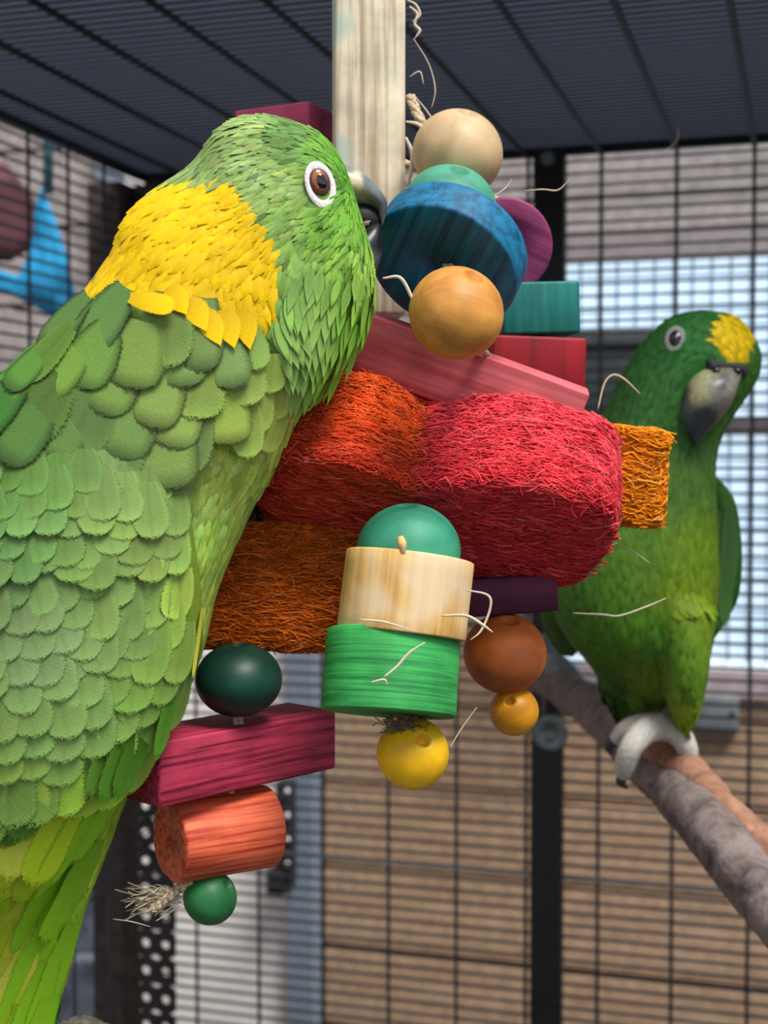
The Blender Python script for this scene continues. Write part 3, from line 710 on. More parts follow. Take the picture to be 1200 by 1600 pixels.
# feet on the rope perch
footm = plain('scaly_foot', S(120, 116, 112), .8, .2, var=.3, scale=500, bs=.6)
for fx in (38, -70):
    parts = [tube_v(smooth_path([P(fx, 1500, .553), P(fx, 1580, .557), P(fx, 1640, .558)]), .0045, 12)]
    for dx, s in ((-26, -1), (14, -1), (-22, 1), (18, 1)):
        q = [P(fx, 1636, .558), P(fx+dx*.6, 1624, .558+s*.008), P(fx+dx, 1650, .558+s*.017), P(fx+dx, 1690, .558+s*.014), P(fx+dx, 1706, .558+s*.006)]
        sp_, sr_ = smooth_path(q, [.004, .0046, .0042, .0036, .0018], 6); parts.append(tube_v(sp_, sr_, 10))
    me = remeshed(parts, .0011, 2); me.materials.clear(); me.materials.append(footm); obj('foot', me, nb, Vector((0, 0, 0)))

# wing: thin shell over the side of the body, feathers are its pieces
wrows = [(690, -60, 252), (760, -80, 286), (830, -85, 296), (900, -92, 304), (960, -98, 308), (1010, -100, 306), (1060, -100, 292), (1110, -98, 268), (1160, -95, 238), (1205, -88, 196), (1245, -84, 140), (1290, -75, 84), (1335, -60, 10)]
V = []; nc_ = 22
for y, xl, xr in wrows:
    row = []
    for j in range(nc_+1):
        x = xl + (xr-xl)*(.5-.5*math.cos(PI*j/nc_)) ; l, n = hit(bv, min(x, 330), y)
        if l is None: l = P(x, y, HD); n = Vector((0, -1, 0))
        k = 1 - abs(2*j/nc_-1)**4; l = l + n*(.0012+.0042*k*min(1, (y-660)/150)); row.append(l)
    V.append(row)
top = [p for r_ in V for p in r_]; bot = [p + FW*.0022 for p in top]; Fc = []
W1 = nc_+1; NR = len(wrows); off = len(top)
for i in range(NR-1):
    for j in range(nc_): Fc += [(i*W1+j, i*W1+j+1, (i+1)*W1+j+1, (i+1)*W1+j), (off+i*W1+j, off+(i+1)*W1+j, off+(i+1)*W1+j+1, off+i*W1+j+1)]
for i in range(NR-1): Fc += [(i*W1, (i+1)*W1, off+(i+1)*W1, off+i*W1), (i*W1+nc_, off+i*W1+nc_, off+(i+1)*W1+nc_, (i+1)*W1+nc_)]
for j in range(nc_): Fc += [(j, off+j, off+j+1, j+1), ((NR-1)*W1+j, (NR-1)*W1+j+1, off+(NR-1)*W1+j+1, off+(NR-1)*W1+j)]
wm = mesh('wing', [tuple(p) for p in top+bot], Fc)
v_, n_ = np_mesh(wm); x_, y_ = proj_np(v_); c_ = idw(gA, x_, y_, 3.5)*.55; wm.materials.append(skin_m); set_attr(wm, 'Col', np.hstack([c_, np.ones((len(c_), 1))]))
wing = obj('wing', wm, nb, Vector((0, 0, 0)))
wbv = bvh_of(wm)
def surf(x, y):
    a, na = hit(wbv, x, y); b, nb_ = hit(bv, x, y)
    if a is None: return b, nb_
    if b is None: return a, na
    return (a, na) if (a-CP).length < (b-CP).length else (b, nb_)
def softn(x, y, r=22):
    acc = Vector(); 
    for dx, dy in ((0, 0), (r, 0), (-r, 0), (0, r), (0, -r)):
        l, n = surf(x+dx, y+dy)
        if n: acc += n
    return acc.normalized() if acc.length else Vector((0, -1, 0))
fm = {}
def fmesh(kind, shk, col, tip=None, L=1, W=1, curv=3.0):
    key = (kind, shk, tuple(col), tip, W/L)
    if key not in fm: fm[key] = feather_mesh('feather', L, W, S(*col), kind, shk, vane_m, 2.8, S(*tip) if tip else None, .003)
    return fm[key]
def lay(name, x, y, dx, dy, L, W, kind, shk, col, parent, tip=None, lift=0.0, tilt=.06):
    """one feather whose root is near (x, y)"""
    l, n = surf(x, y)
    if l is None: return None
    n = softn(x, y); d = Vector((dx, 0, 0)) - UP*dy
    M = frame(l + n*lift, n, d); M = M @ Matrix.Rotation(tilt, 4, 'X')
    me = fmesh(kind, shk, col, tip, 1, W/L, 1.6)
    s = L*px; return put(name, me, parent, M, (s, s, s))
def near_col(x, y, jit=.12):
    c = soften(idw(gA, np.array([x]), np.array([y]), 3.5))[0]
    g = [int(255*((v*12.92) if v < .0031308 else 1.055*v**(1/2.4)-.055)) for v in c]
    k = random.choice((.95, 1.0, 1.04)); return tuple(int(round(min(255, v*k)/6)*6) for v in g)
# mantle: broad soft feathers between neck and wing
MAN = [(-90, 640), (-20, 600), (60, 535), (120, 480), (190, 455), (262, 470), (330, 500), (400, 540), (440, 580), (452, 640), (420, 690), (330, 700), (250, 690), (100, 705), (-90, 720)]
yy = 450; row = 0
while yy < 700:
    xx = -90 + (row % 2)*34
    while xx < 460:
        x1, y1 = xx+random.uniform(-9, 9), yy+random.uniform(-10, 10); big = 1 - max(0, min(1, (x1-300)/120))*.45
        if inpoly([x1], [y1], MAN)[0]:
            f_ = idw(flowN, [x1], [y1])[0]
            k_ = .25 if 180 < x1 < 300 and y1 < 560 else 0
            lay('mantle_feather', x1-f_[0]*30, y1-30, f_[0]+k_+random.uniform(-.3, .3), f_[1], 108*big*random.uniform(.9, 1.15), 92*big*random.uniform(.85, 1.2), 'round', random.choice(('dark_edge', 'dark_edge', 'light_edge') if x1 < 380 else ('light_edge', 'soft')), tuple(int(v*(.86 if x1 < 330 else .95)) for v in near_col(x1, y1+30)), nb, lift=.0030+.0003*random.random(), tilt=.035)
        xx += 62*big
    yy += 44; row += 1
for (x, y, dx, dy, L, W) in [(212, 472, 1, .32, 80, 34), (322, 488, .35, .8, 58, 40), (350, 486, .25, .9, 60, 42), (378, 484, .2, 1, 62, 38), (300, 470, .4, .8, 56, 40), (270, 452, .5, .8, 52, 40)]:
    o = lay('nape_feather', x, y, dx, dy, L, W, 'round' if x < 220 else 'point', 'soft', (255, 208, 2), nb, lift=.0040, tilt=.03)
    if o and x < 220: o['label'] = 'single yellow feather below the yellow nape'
# ruff of loose lance feathers over the throat
RUFF = [(418, 560), (440, 470), (480, 430), (560, 440), (588, 450), (575, 520), (545, 560), (505, 600), (478, 620), (450, 600)]
yy = 400; row = 0
while yy < 640:
    xx = 400 + (row % 2)*9
    while xx < 592:
        x1, y1 = xx+random.uniform(-4, 4), yy+random.uniform(-6, 6)
        if inpoly([x1], [y1], RUFF)[0]:
            fx_ = idw(flowN, [x1], [y1])[0]; t = min(1, (y1-400)/160)
            c = near_col(x1, y1); lay('ruff_feather', x1, y1-14, fx_[0]+random.uniform(-.12, .12), 1, (40+26*t)*random.uniform(.85, 1.15), 15+6*t, 'point', random.choice(('light_edge', 'soft', 'dark_edge')), c, nb, lift=.0012+.001*t, tilt=.10+.05*t)
        xx += 17
    yy += 19; row += 1
# wing coverts in bricked rows
cnt = 0; y = 700; row = 0
while y < 1190:
    t = (y-700)/490; W = 56+26*t; L = 74+40*t; stepx = W*.66
    xr = np.interp(y, [r_[0] for r_ in wrows], [r_[2] for r_ in wrows]); xl = -70; x = xr - 16 - (row % 2)*stepx*.5
    while x > xl:
        jx, jy = random.uniform(-5, 5), random.uniform(-9, 9)
        dx = .0 - .45*max(0, (x-180)/120)*max(0, t*1.4-.2) + .12*(x < 100) + random.uniform(-.08, .08)
        o = lay('covert_feather', x+jx, y+jy, dx, 1, L*random.uniform(.9, 1.12), W*random.uniform(.92, 1.1), 'round', 'light_edge', near_col(x, y+40), wing, lift=.0008+.0004*random.random(), tilt=.025)
        cnt += 1; x -= stepx
    y += L*.40; row += 1
# flight feathers under the coverts, tips at the wing's lower edge
for (x, y, dx, dy, L, W, c) in [
  (268, 1030, -.42, 1, 230, 52, (76, 128, 32)), (250, 1040, -.44, 1, 225, 54, (84, 136, 36)), (228, 1050, -.42, 1, 210, 50, (92, 136, 44)), (292, 1000, -.30, 1, 190, 44, (92, 150, 44)),
  (200, 1110, -.35, 1, 150, 60, (110, 150, 60)), (150, 1100, -.2, 1, 170, 74, (116, 152, 66)), (110, 1140, -.45, 1, 205, 54, (84, 128, 46)), (90, 1160, -.5, 1, 200, 54, (76, 122, 42)), (60, 1110, -.12, 1, 190, 90, (126, 160, 74)),
  (10, 1110, -.05, 1, 190, 90, (122, 158, 76)), (60, 1180, -.45, 1, 175, 48, (70, 120, 36)), (20, 1180, -.3, 1, 170, 50, (80, 128, 40)), (-40, 1130, -.05, 1, 200, 90, (112, 152, 66))]:
    lay('flight_feather', x, y, dx, dy, L, W, 'long', 'light_edge', c, wing, lift=-.0006, tilt=.012)
o = lay('edge_feather', 312, 950, -.1, 1, 110, 14, 'long', 'soft', (216, 214, 80), wing, lift=.001, tilt=.02)
# tail feathers, overlapping rows under the wing tip
yy = 1590; row = 0
while yy > 1195:
    xr = np.interp(yy, [1180, 1245, 1325, 1410, 1510, 1610], [236, 199, 168, 136, 108, 82]) - 14; xx = xr - (row % 2)*16
    while xx > -90:
        c = random.choice(((166, 206, 30), (186, 214, 40), (206, 216, 78), (176, 208, 34), (196, 210, 60))) if xx < xr-40 else (146, 204, 36)
        o = lay('tail_feather', xx+random.uniform(-5, 5), yy-30+random.uniform(-12, 12), -.27+random.uniform(-.05, .05), 1, random.uniform(190, 240), random.uniform(50, 64), 'long', 'soft', c, nb, lift=.0010+.0006*random.random(), tilt=.008)
        xx -= 34
    yy -= 62; row += 1

# ================================================================== FAR PARROT
FD = .76
fpx = FD/F
rowsF = [(1085, 488, 1110, 488, FD, .004), (1052, 494, 1150, 499, FD, .016), (1020, 518, 1176, 530, FD, .0235), (996, 545, 1187, 562, FD, .027), (976, 580, 1182, 592, FD, .028), (955, 618, 1160, 628, FD, .0275),
         (936, 655, 1134, 668, FD, .0265), (920, 700, 1118, 712, FD+.002, .027), (902, 750, 1116, 765, FD+.004, .031), (884, 810, 1118, 830, FD+.006, .036), (868, 870, 1120, 890, FD+.006, .038), (862, 930, 1117, 945, FD+.006, .037),
         (880, 985, 1112, 1000, FD+.006, .033), (915, 1030, 1098, 1040, FD+.008, .026), (945, 1070, 1075, 1075, FD+.012, .018), (975, 1095, 1050, 1098, FD+.016, .01)]
tailF = loft_pairs([(925, 1000, 1060, 1010, FD+.012, .02), (932, 1050, 1052, 1055, FD+.022, .014), (945, 1092, 1040, 1095, FD+.034, .01), (962, 1122, 1032, 1122, FD+.042, .008), (985, 1170, 1030, 1170, FD+.06, .006), (1000, 1230, 1025, 1230, FD+.08, .004)], 4, 24)
thigh = loft_pairs([(1000, 930, 1112, 940, FD-.012, .02), (1020, 990, 1109, 1000, FD-.014, .02), (1034, 1050, 1104, 1052, FD-.016, .016), (1042, 1090, 1096, 1096, FD-.012, .013), (1052, 1125, 1084, 1128, FD-.006, .009), (1062, 1148, 1072, 1150, FD, .003)], 4, 24)
thigh2 = loft_pairs([(930, 960, 1010, 960, FD-.004, .018), (945, 1020, 1010, 1020, FD-.002, .014), (965, 1070, 1005, 1075, FD+.004, .008), (985, 1105, 1000, 1105, FD+.008, .004)], 4, 24)
fb = empty('parrot', P(1000, 1165, .86)); tag(fb, 'small green parrot with a yellow forehead perched on the branch behind the toy', 'parrot')
bodyF = remeshed([loft_pairs(rowsF, 4, 40, 2.15), tailF, thigh, thigh2], .0026, 4)
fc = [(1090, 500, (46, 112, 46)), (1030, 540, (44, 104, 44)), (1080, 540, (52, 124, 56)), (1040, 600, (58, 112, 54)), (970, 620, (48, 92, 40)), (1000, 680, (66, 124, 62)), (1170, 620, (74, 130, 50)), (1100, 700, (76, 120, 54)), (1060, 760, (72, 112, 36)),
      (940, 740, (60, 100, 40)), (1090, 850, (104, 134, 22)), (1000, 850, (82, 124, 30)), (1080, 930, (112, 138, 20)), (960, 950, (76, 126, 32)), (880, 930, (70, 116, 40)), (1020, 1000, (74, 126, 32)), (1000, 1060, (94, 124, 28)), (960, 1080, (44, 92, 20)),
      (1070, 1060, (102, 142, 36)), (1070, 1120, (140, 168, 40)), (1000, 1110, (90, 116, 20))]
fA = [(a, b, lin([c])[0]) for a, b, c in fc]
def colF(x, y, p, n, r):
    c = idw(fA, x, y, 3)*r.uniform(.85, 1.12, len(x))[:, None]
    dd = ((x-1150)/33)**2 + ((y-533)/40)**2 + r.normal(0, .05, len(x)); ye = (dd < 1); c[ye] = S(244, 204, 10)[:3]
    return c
flowF = [(a, b, (c, d, .0)) for a, b, c, d in [(1150, 560, -.3, -1), (1150, 510, -1, -.2), (1090, 500, -1, .2), (1020, 550, -.6, 1), (1050, 620, -.5, 1), (980, 650, -.3, 1), (1175, 610, .0, 1), (1060, 720, -.1, 1), (1000, 900, 0, 1), (1080, 900, 0, 1), (1060, 1100, .1, 1), (980, 1080, .2, 1)]]
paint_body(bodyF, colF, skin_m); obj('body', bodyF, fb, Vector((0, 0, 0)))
plumage(bodyF, 22000, lambda p: np.full(len(p), .0030), flowF, lambda x, y, n: np.where(y < 700, .0075, .011), lambda x, y, n: np.where(y < 700, .0048, .0068), lambda x, y, n: np.where(y < 700, .0004, .0006), colF, feather_m, fb, 31, ('round',), 'soft', .12,
        keepf=lambda x, y, p, n: ~((((x-1055)/15)**2+((y-530)/19)**2 < 1) & (n[:, 1] < .2)) & ~((((x-1110)/42)**2+((y-612)/50)**2 < 1) & (n[:, 1] < .2)))
fbv = bvh_of(bodyF)
l, n = hit(fbv, 1055, 530); Mf = frame(l, (n+Vector((-.1, -.6, 0))), Vector((.05, 0, 1)))
V, Fc = ball(1, 16*fpx, 22*fpx, 4*fpx); er = put('eye_ring', mesh('eye_ring', V, Fc, eye_grey), fb, Mf); er['label'] = 'grey bare skin ring around the eye'
V, Fc = ball(1, 11*fpx, 15.5*fpx, 6*fpx); ey = put('eye', mesh('eye', V, Fc, plain('dark_iris', S(22, 13, 10), .1, .7, bs=0)), fb, Mf)
V, Fc = ball(1, 6*fpx, 7.5*fpx, 3.5*fpx); put('pupil', mesh('pupil', V, Fc, pupil_m), ey, Mf @ Matrix.Translation((0, 0, 3.6*fpx)))
def beakF(x, y):
    return idw([(1100, 590, lin([(176, 172, 128)])[0]), (1092, 620, lin([(170, 166, 124)])[0]), (1110, 600, lin([(150, 148, 128)])[0]), (1128, 600, lin([(80, 84, 92)])[0]), (1142, 605, lin([(150, 142, 128)])[0]), (1132, 640, lin([(120, 116, 112)])[0]), (1062, 615, lin([(60, 64, 70)])[0]),
                (1066, 645, lin([(96, 106, 118)])[0]), (1088, 655, lin([(62, 70, 84)])[0]), (1105, 650, lin([(60, 66, 78)])[0]), (1086, 690, lin([(66, 70, 82)])[0])], x, y, 4)
bD = FD-.026
beak_obj('upper_beak', [(1098, 572, 1160, 577, bD+.008, .010), (1084, 586, 1156, 592, bD+.002, .014), (1073, 602, 1150, 610, bD-.001, .0155), (1067, 622, 1141, 632, bD-.002, .015), (1066, 642, 1128, 652, bD-.002, .012), (1070, 662, 1112, 668, bD-.001, .008), (1077, 680, 1098, 683, bD, .004), (1085, 696, 1089, 698, bD+.001, .0008)], beakF, fb, 'grey and cream hooked upper beak')
beak_obj('lower_beak', [(1062, 598, 1076, 596, bD+.012, .006), (1057, 618, 1080, 620, bD+.008, .009), (1055, 640, 1090, 645, bD+.008, .009), (1066, 660, 1100, 664, bD+.010, .006), (1078, 668, 1094, 670, bD+.010, .002)], lambda x, y: lin([(62, 68, 78)])*np.ones((len(x), 1)), fb, 'dark grey lower beak')
V, Fc = loft_pairs([(1091, 566, 1096, 586, bD+.010, .005), (1104, 560, 1108, 588, bD+.001, .008), (1124, 566, 1124, 582, bD+.004, .009), (1144, 567, 1144, 582, bD+.005, .009), (1160, 568, 1158, 592, bD+.006, .008), (1170, 574, 1166, 590, bD+.012, .004)], 4, 18)
ce = worldmesh('cere', V, Fc, plain('dark_cere', S(54, 56, 58), .7), fb)
V, Fc = ball(.0022); obj('nostril', mesh('nostril', V, Fc, pupil_m), ce, P(1119, 580, bD-.0085))
V, Fc = ball(.0022); obj('nostril', mesh('nostril', V, Fc, pupil_m), ce, P(1152, 580, bD-.006))
# wings of the far parrot
def far_wing(name, rw, col, label):
    V, Fc = loft_pairs(rw, 4, 22); V = np.array(V); c0 = V.mean(0); o = obj(name, mesh(name, V-c0, Fc, skin_m), fb, Vector(c0))
    cc = np.tile(lin([col]), (len(V), 1))*rng.uniform(.85, 1.1, (len(V), 1)); set_attr(o.data, 'Col', np.hstack([cc, np.ones((len(V), 1))])); o['label'] = label; return o
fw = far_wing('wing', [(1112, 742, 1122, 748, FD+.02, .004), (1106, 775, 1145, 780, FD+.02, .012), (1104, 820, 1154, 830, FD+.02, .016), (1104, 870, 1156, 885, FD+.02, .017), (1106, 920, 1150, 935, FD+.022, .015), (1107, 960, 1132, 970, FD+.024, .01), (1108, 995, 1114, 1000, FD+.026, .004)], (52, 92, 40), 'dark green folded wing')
far_wing('wing', [(880, 760, 910, 765, FD+.022, .006), (852, 830, 920, 835, FD+.022, .012), (842, 900, 930, 905, FD+.024, .014), (842, 950, 930, 955, FD+.026, .012), (852, 990, 915, 1000, FD+.028, .009), (872, 1022, 895, 1026, FD+.03, .003)], (70, 96, 48), 'greyish green far wing')
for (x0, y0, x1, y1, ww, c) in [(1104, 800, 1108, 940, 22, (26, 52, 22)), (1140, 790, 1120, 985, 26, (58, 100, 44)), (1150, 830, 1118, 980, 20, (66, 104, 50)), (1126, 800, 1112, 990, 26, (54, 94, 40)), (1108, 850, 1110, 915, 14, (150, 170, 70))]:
    L = math.hypot(x1-x0, y1-y0); me = fmesh('long', 'light_edge', c, None, 1, round(ww/L, 2), 1.6); s = L*fpx
    M = frame(P(x0, y0, FD+.004), Vector((.15, -1, .1)), P(x1, y1, FD+.010)-P(x0, y0, FD+.004)); put('flight_feather', me, fw, M, (s, s, s))
# foot gripping the branch
foot2 = plain('pale_foot', S(196, 190, 182), .8, .2, var=.14, scale=400, bs=.5)
parts = []
sp_, sr_ = smooth_path([P(1068, 1095, FD+.012), P(1052, 1122, FD+.012), P(1040, 1142, FD+.008)], [.007, .0075, .0085], 5); parts.append(tube_v(sp_, sr_, 14))
for q, rr in [([P(1045, 1135, FD+.008), P(1012, 1140, FD-.004), P(988, 1165, FD-.010), P(976, 1195, FD-.006), P(975, 1212, FD)], [.008, .0075, .0065, .0058, .004]),
              ([P(1040, 1130, FD+.012), P(1005, 1132, FD+.006), P(978, 1140, FD+.006), P(960, 1158, FD+.010)], [.007, .0062, .0055, .0038]),
              ([P(1048, 1135, FD+.006), P(1064, 1152, FD), P(1076, 1175, FD), P(1078, 1196, FD+.008)], [.0085, .0068, .0055, .003]),
              ([P(1045, 1140, FD+.01), P(1050, 1128, FD+.03), P(1040, 1150, FD+.045)], [.007, .006, .004])]:
    sp_, sr_ = smooth_path(q, rr, 6); parts.append(tube_v(sp_, sr_, 12))
me = remeshed(parts, .0012, 3); me.materials.clear(); me.materials.append(foot2); ft_ = obj('foot', me, fb, Vector((0, 0, 0))); ft_['label'] = 'pale grey foot gripping the branch'
for q in ([P(975, 1210, FD), P(970, 1222, FD), P(980, 1232, FD+.006)], [P(961, 1156, FD+.010), P(952, 1166, FD+.011), P(954, 1180, FD+.013)], [P(1078, 1194, FD+.008), P(1080, 1204, FD+.012), P(1074, 1212, FD+.016)]):
    sp_, sr_ = smooth_path(q, [.0034, .0026, .0006], 5); V, Fc = tube_v(sp_, sr_, 10); worldmesh('claw', V, Fc, plain('claw', S(50, 50, 52), .4), ft_)

# ================================================================== THE HANGING TOY
toy = empty('parrot_toy', P(575, -700, .56))
tag(toy, 'hanging parrot toy of dyed wood blocks, beads and loofah chunks around a pine post', 'bird toy')
def part(name, VF, m, x, y, D, rot=(0, 0, 0), label=None, parent=None):
    o = obj(name, mesh(name, VF[0], VF[1], m), parent or toy, P(x, y, D), rot)
    if label: o['label'] = label
    return o
def upx(n, D): return n*D/F
pine = wood('pine', S(240, 226, 200), S(190, 166, 136), 'z', 330, .7, .16, blotch=S(170, 196, 184))
# post
V, Fc = box_v(.0276, .026, .33, .0012); V = [(a*(1+.012*math.sin(c*60)), b, c) for a, b, c in V]
part('post', (V, Fc), pine, 575, -150, .565, (0, .0, math.radians(5)), 'weathered pale pine post')
V, Fc = box_v(.0275, .0275, .0005, 0)
# pieces
magw = wood('magenta_wood', S(190, 56, 86), S(112, 14, 42), 'x', 480, .6, .13)
marw = wood('maroon_wood', S(150, 52, 84), S(104, 22, 50), 'x', 110, .6)
pinkw = wood('pink_wood', S(214, 112, 118), S(176, 58, 72), 'x', 260, .6)
redw = wood('red_wood', S(158, 8, 30), S(110, 2, 18), 'z', 110, .6)
tealw = wood('teal_wood', S(14, 116, 108), S(4, 84, 84), 'z', 300, .6)
bluew = wood('blue_wood', S(14, 116, 158), S(2, 54, 90), 'y', 300, .6)
purw = wood('purple_wood', S(152, 60, 110), S(104, 30, 80), 'x', 330, .6)
dpurw = wood('dark_purple_wood', S(104, 34, 70), S(64, 14, 46), 'x', 130, .6)
greenw = wood('green_wood', S(62, 172, 86), S(20, 118, 58), 'h', 620, .6, .2)
natw = wood('raw_wood', S(238, 194, 118), S(200, 146, 76), 'z', 280, .65, blotch=S(214, 194, 166))
salw = wood('salmon_wood', S(240, 114, 76), S(176, 52, 34), 'z', 420, .6, .15)
tanb = wood('tan_bead', S(214, 182, 140), S(186, 150, 110), 'z', 60, .5); ochb = wood('ochre_bead', S(226, 160, 76), S(180, 112, 44), 'x', 110, .5)
seab = wood('sea_green_bead', S(84, 164, 134), S(48, 130, 104), 'x', 60, .55); greb = wood('teal_green_bead', S(56, 146, 116), S(24, 106, 84), 'x', 70, .55)
dgreb = wood('dark_green_bead', S(18, 66, 52), S(6, 40, 34), 'x', 60, .45); mgreb = wood('mid_green_bead', S(44, 116, 64), S(18, 84, 42), 'x', 70, .5)
yelb = wood('yellow_bead', S(246, 198, 24), S(226, 158, 8), 'x', 60, .5); brob = wood('orange_brown_bead', S(214, 116, 48), S(178, 82, 28), 'x', 50, .6, blotch=S(130, 70, 40)); ambb = wood('amber_bead', S(226, 156, 32), S(184, 112, 14), 'x', 60, .4)
def bx_(sx, sy, sz, bev=.0012): return box_v(sx, sy, sz, bev)
part('block', bx_(.036, .030, .034), marw, 452, 240, .60, (.0, .0, math.radians(-27)), 'maroon block behind the near parrot\'s head')
part('bead', bead_v(upx(71, .545)), tanb, 715, 240, .545, (.5, .25, 0), 'pale tan bead at the top')
part('bead', bead_v(upx(72, .525), sq=.85), seab, 704, 322, .522, (.6, .25, 0), 'sea green bead under the tan bead')
RD = euler_tilt(38, 27)
part('disc', cyl_v(upx(121, .492), .0145, .0012, .12, 64), bluew, 700, 402, .492, RD, 'thick blue wooden disc')
part('bead', bead_v(upx(75, .458)), ochb, 713, 489, .458, (.7, .25, .3), 'ochre bead in front of the blue disc')
V, Fc = cyl_v(upx(71, .56), .020, .001, .1, 40)
V, Fc = cyl_v(upx(76, .56), .022, .001, .1, 40)
part('round_block', (V, Fc), purw, 786, 384, .575, euler_tilt(80, 10, 15), 'purple round block behind the blue disc')
part('block', bx_(upx(122, .56), .026, upx(80, .56)), tealw, 834, 486, .56, (0, -.035, .12), 'teal block right of the ochre bead')
part('block', bx_(upx(146, .55), .026, upx(88, .55)), redw, 832, 574, .55, (0, .03, .10), 'deep red block above the pink board')
part('board', bx_(.097, .012, .0215, .001), pinkw, 704, 582, .502, euler_tilt(-14, 20), 'long slanted pink board')
part('block', bx_(.02, .02, .03), wood('dark_teal_wood', S(20, 84, 92), S(4, 50, 58), 'z', 100, .6), 405, 790, .53, (0, .1, .3), 'dark teal block behind the near parrot\'s chest')
part('block', bx_(upx(150, .5), .03, upx(62, .5)), dpurw, 790, 925, .535, (0, -.06, .1), 'dark purple block under the red loofah')
part('bead', bead_v(upx(82, .478), sq=.92), greb, 638, 862, .478, (.15, -.06, 0), 'teal green bead on the raw wood cylinder')
RG = euler_tilt(14, 4.0)
part('cylinder', cyl_v(upx(101, .474), upx(122, .474), .0006, .12), natw, 634, 930, .474, euler_tilt(9, 7), 'raw pale wood cylinder with a whitish stain')
part('cylinder', cyl_v(upx(106, .47), upx(126, .47), .0006, .12), greenw, 611, 1052, .472, RG, 'green wood cylinder')
part('bead', bead_v(upx(57, .472)), yelb, 645, 1177, .472, (.9, .5, 0), 'yellow bead at the bottom of the middle strand')
part('bead', bead_v(upx(65, .525)), brob, 789, 1021, .525, (.4, .1, 0), 'large orange brown bead')
part('bead', bead_v(upx(39, .525)), ambb, 803, 1111, .525, (.9, -.4, 0), 'small amber bead')
part('bead', bead_v(upx(68, .50), sq=.84), dgreb, 373, 1062, .50, (.1, 0, 0), 'dark green bead on the magenta block')
# magenta block: nearest upright edge at x=258
aM = math.radians(47); p0 = P(252, 1211, .47); ex = Vector((math.cos(aM), math.sin(aM), 0)); ey_ = Vector((-math.sin(aM), math.cos(aM), 0))
cM = p0 + ex*.041 + ey_*.013
o = obj('block', mesh('block', *bx_(.083, .026, .0224), magw), toy, cM, (0, .0, aM)); o['label'] = 'magenta block under the dark green bead'
aS = math.radians(33); p0 = P(343, 1302, .505)
V, Fc = cyl_v(upx(65, .505), .039, .001, .16)
V = [(a*(1-.10*max(0, 1-abs(math.atan2(b, a)-PI*.05)*2.0)*min(1, max(0, (-c+.01)*60))), b, c) for a, b, c in V]
ob = obj('cylinder', mesh('cylinder', V, Fc, salw), toy, p0); ob.rotation_euler = Euler((0, PI/2, aS)); ob['label'] = 'salmon orange wood cylinder lying on its side'
part('bead', bead_v(upx(43, .50)), mgreb, 328, 1402, .50, (.3, .9, 0), 'small green bead at the bottom of the left strand')
V, Fc = cyl_v(.0008, .0008, .0002, 0, 8)
# ropes threading the strands
rope2 = plain('jute_cord', S(206, 186, 154), .95, .1, var=.4, scale=900, bs=.7)
def cord(pts, r, label=None, seed=1, parent=None, name='rope'):
    sp_ = smooth_path(pts, sub=8); q = []
    for s in range(3):
        st = []
        for i, p_ in enumerate(sp_):
            a = i*.8 + s*2*PI/3; st.append(Vector(p_)+Vector((math.cos(a), math.sin(a), math.sin(a+1)*.3))*r*.5)
        q.append(tube_v(st, r*.62, 7, .2, seed+s))
    o = worldmesh(name, *join(q), rope2, parent or toy)
    if label: o['label'] = label
    return o
cord([P(640, 150, .56), P(665, 200, .553), P(715, 240, .545), P(704, 325, .525), P(700, 402, .492), P(713, 489, .458), P(760, 560, .50)], .002)
cord([P(638, 850, .482), P(638, 880, .478), P(634, 924, .474), P(612, 1046, .472), P(632, 1130, .472), P(645, 1178, .472)], .0022)
cord([P(790, 900, .535), P(790, 925, .53), P(789, 1021, .525), P(803, 1111, .525)], .002)
cord([P(380, 980, .53), P(373, 1062, .50), P(370, 1180, .505), P(345, 1300, .505), P(328, 1402, .50)], .002)
cord([P(575, -560, .565), P(575, -640, .56), P(575, -705, .56)], .003, 'cord tying the post to the cage roof')
cord([P(600, 60, .58), P(560, 140, .60), P(470, 230, .60), P(440, 300, .60), P(430, 500, .60), P(440, 800, .55)], .002)
cord([P(620, 250, .575), P(800, 330, .58), P(800, 420, .575), P(842, 484, .56), P(838, 572, .56), P(810, 700, .56)], .002)
cord([P(330, 1368, .50), P(300, 1375, .497), P(268, 1398, .495), P(240, 1420, .494)], .0022, 'frayed rope end beside the small green bead')
# frayed hair of the rope end, counted by nobody
def fibres(name, specs, m, parent=toy, label=None, kind=None):
    q = []
    for pts, r in specs: q.append(tube_v(smooth_path(pts, sub=5), r, 4))
    o = worldmesh(name, *join(q), m, parent)
    if label: o['label'] = label
    if kind: o['kind'] = kind
    return o
hair_m = plain('pale_fibre', S(210, 196, 172), .9, .1, bs=0)
sp_ = []
for k in range(150):
    a = P(random.uniform(240, 296), random.uniform(1378, 1412), .496+random.uniform(-.003, .003)); L = random.uniform(25, 75)
    dx = -random.uniform(.6, 1)*L; dy = random.uniform(-.35, .75)*L*.6
    x, y = 262+random.uniform(-15, 25), 1400+random.uniform(-12, 14)
    sp_.append(([P(x, y, .496), P(x+dx*.5, y+dy*.5+random.uniform(-8, 8), .496), P(x+dx, y+dy, .496+random.uniform(-.006, .006))], random.uniform(.00012, .00028)))
fibres('frayed_hair', sp_, hair_m, label='frayed pale rope hair', kind='stuff')
sp_ = []
for k in range(80):
    x, y = random.uniform(600, 655), random.uniform(1118, 1142)
    sp_.append(([P(x, y, .466), P(x+random.uniform(-14, 14), y+random.uniform(-8, 8), .464), P(x+random.uniform(-20, 16), y+random.uniform(-8, 12), .466)], .00018))
fibres('knot_fuzz', sp_, plain('dark_fuzz', S(120, 104, 78), .9, bs=0), label='dark fuzzy knot above the yellow bead', kind='stuff')
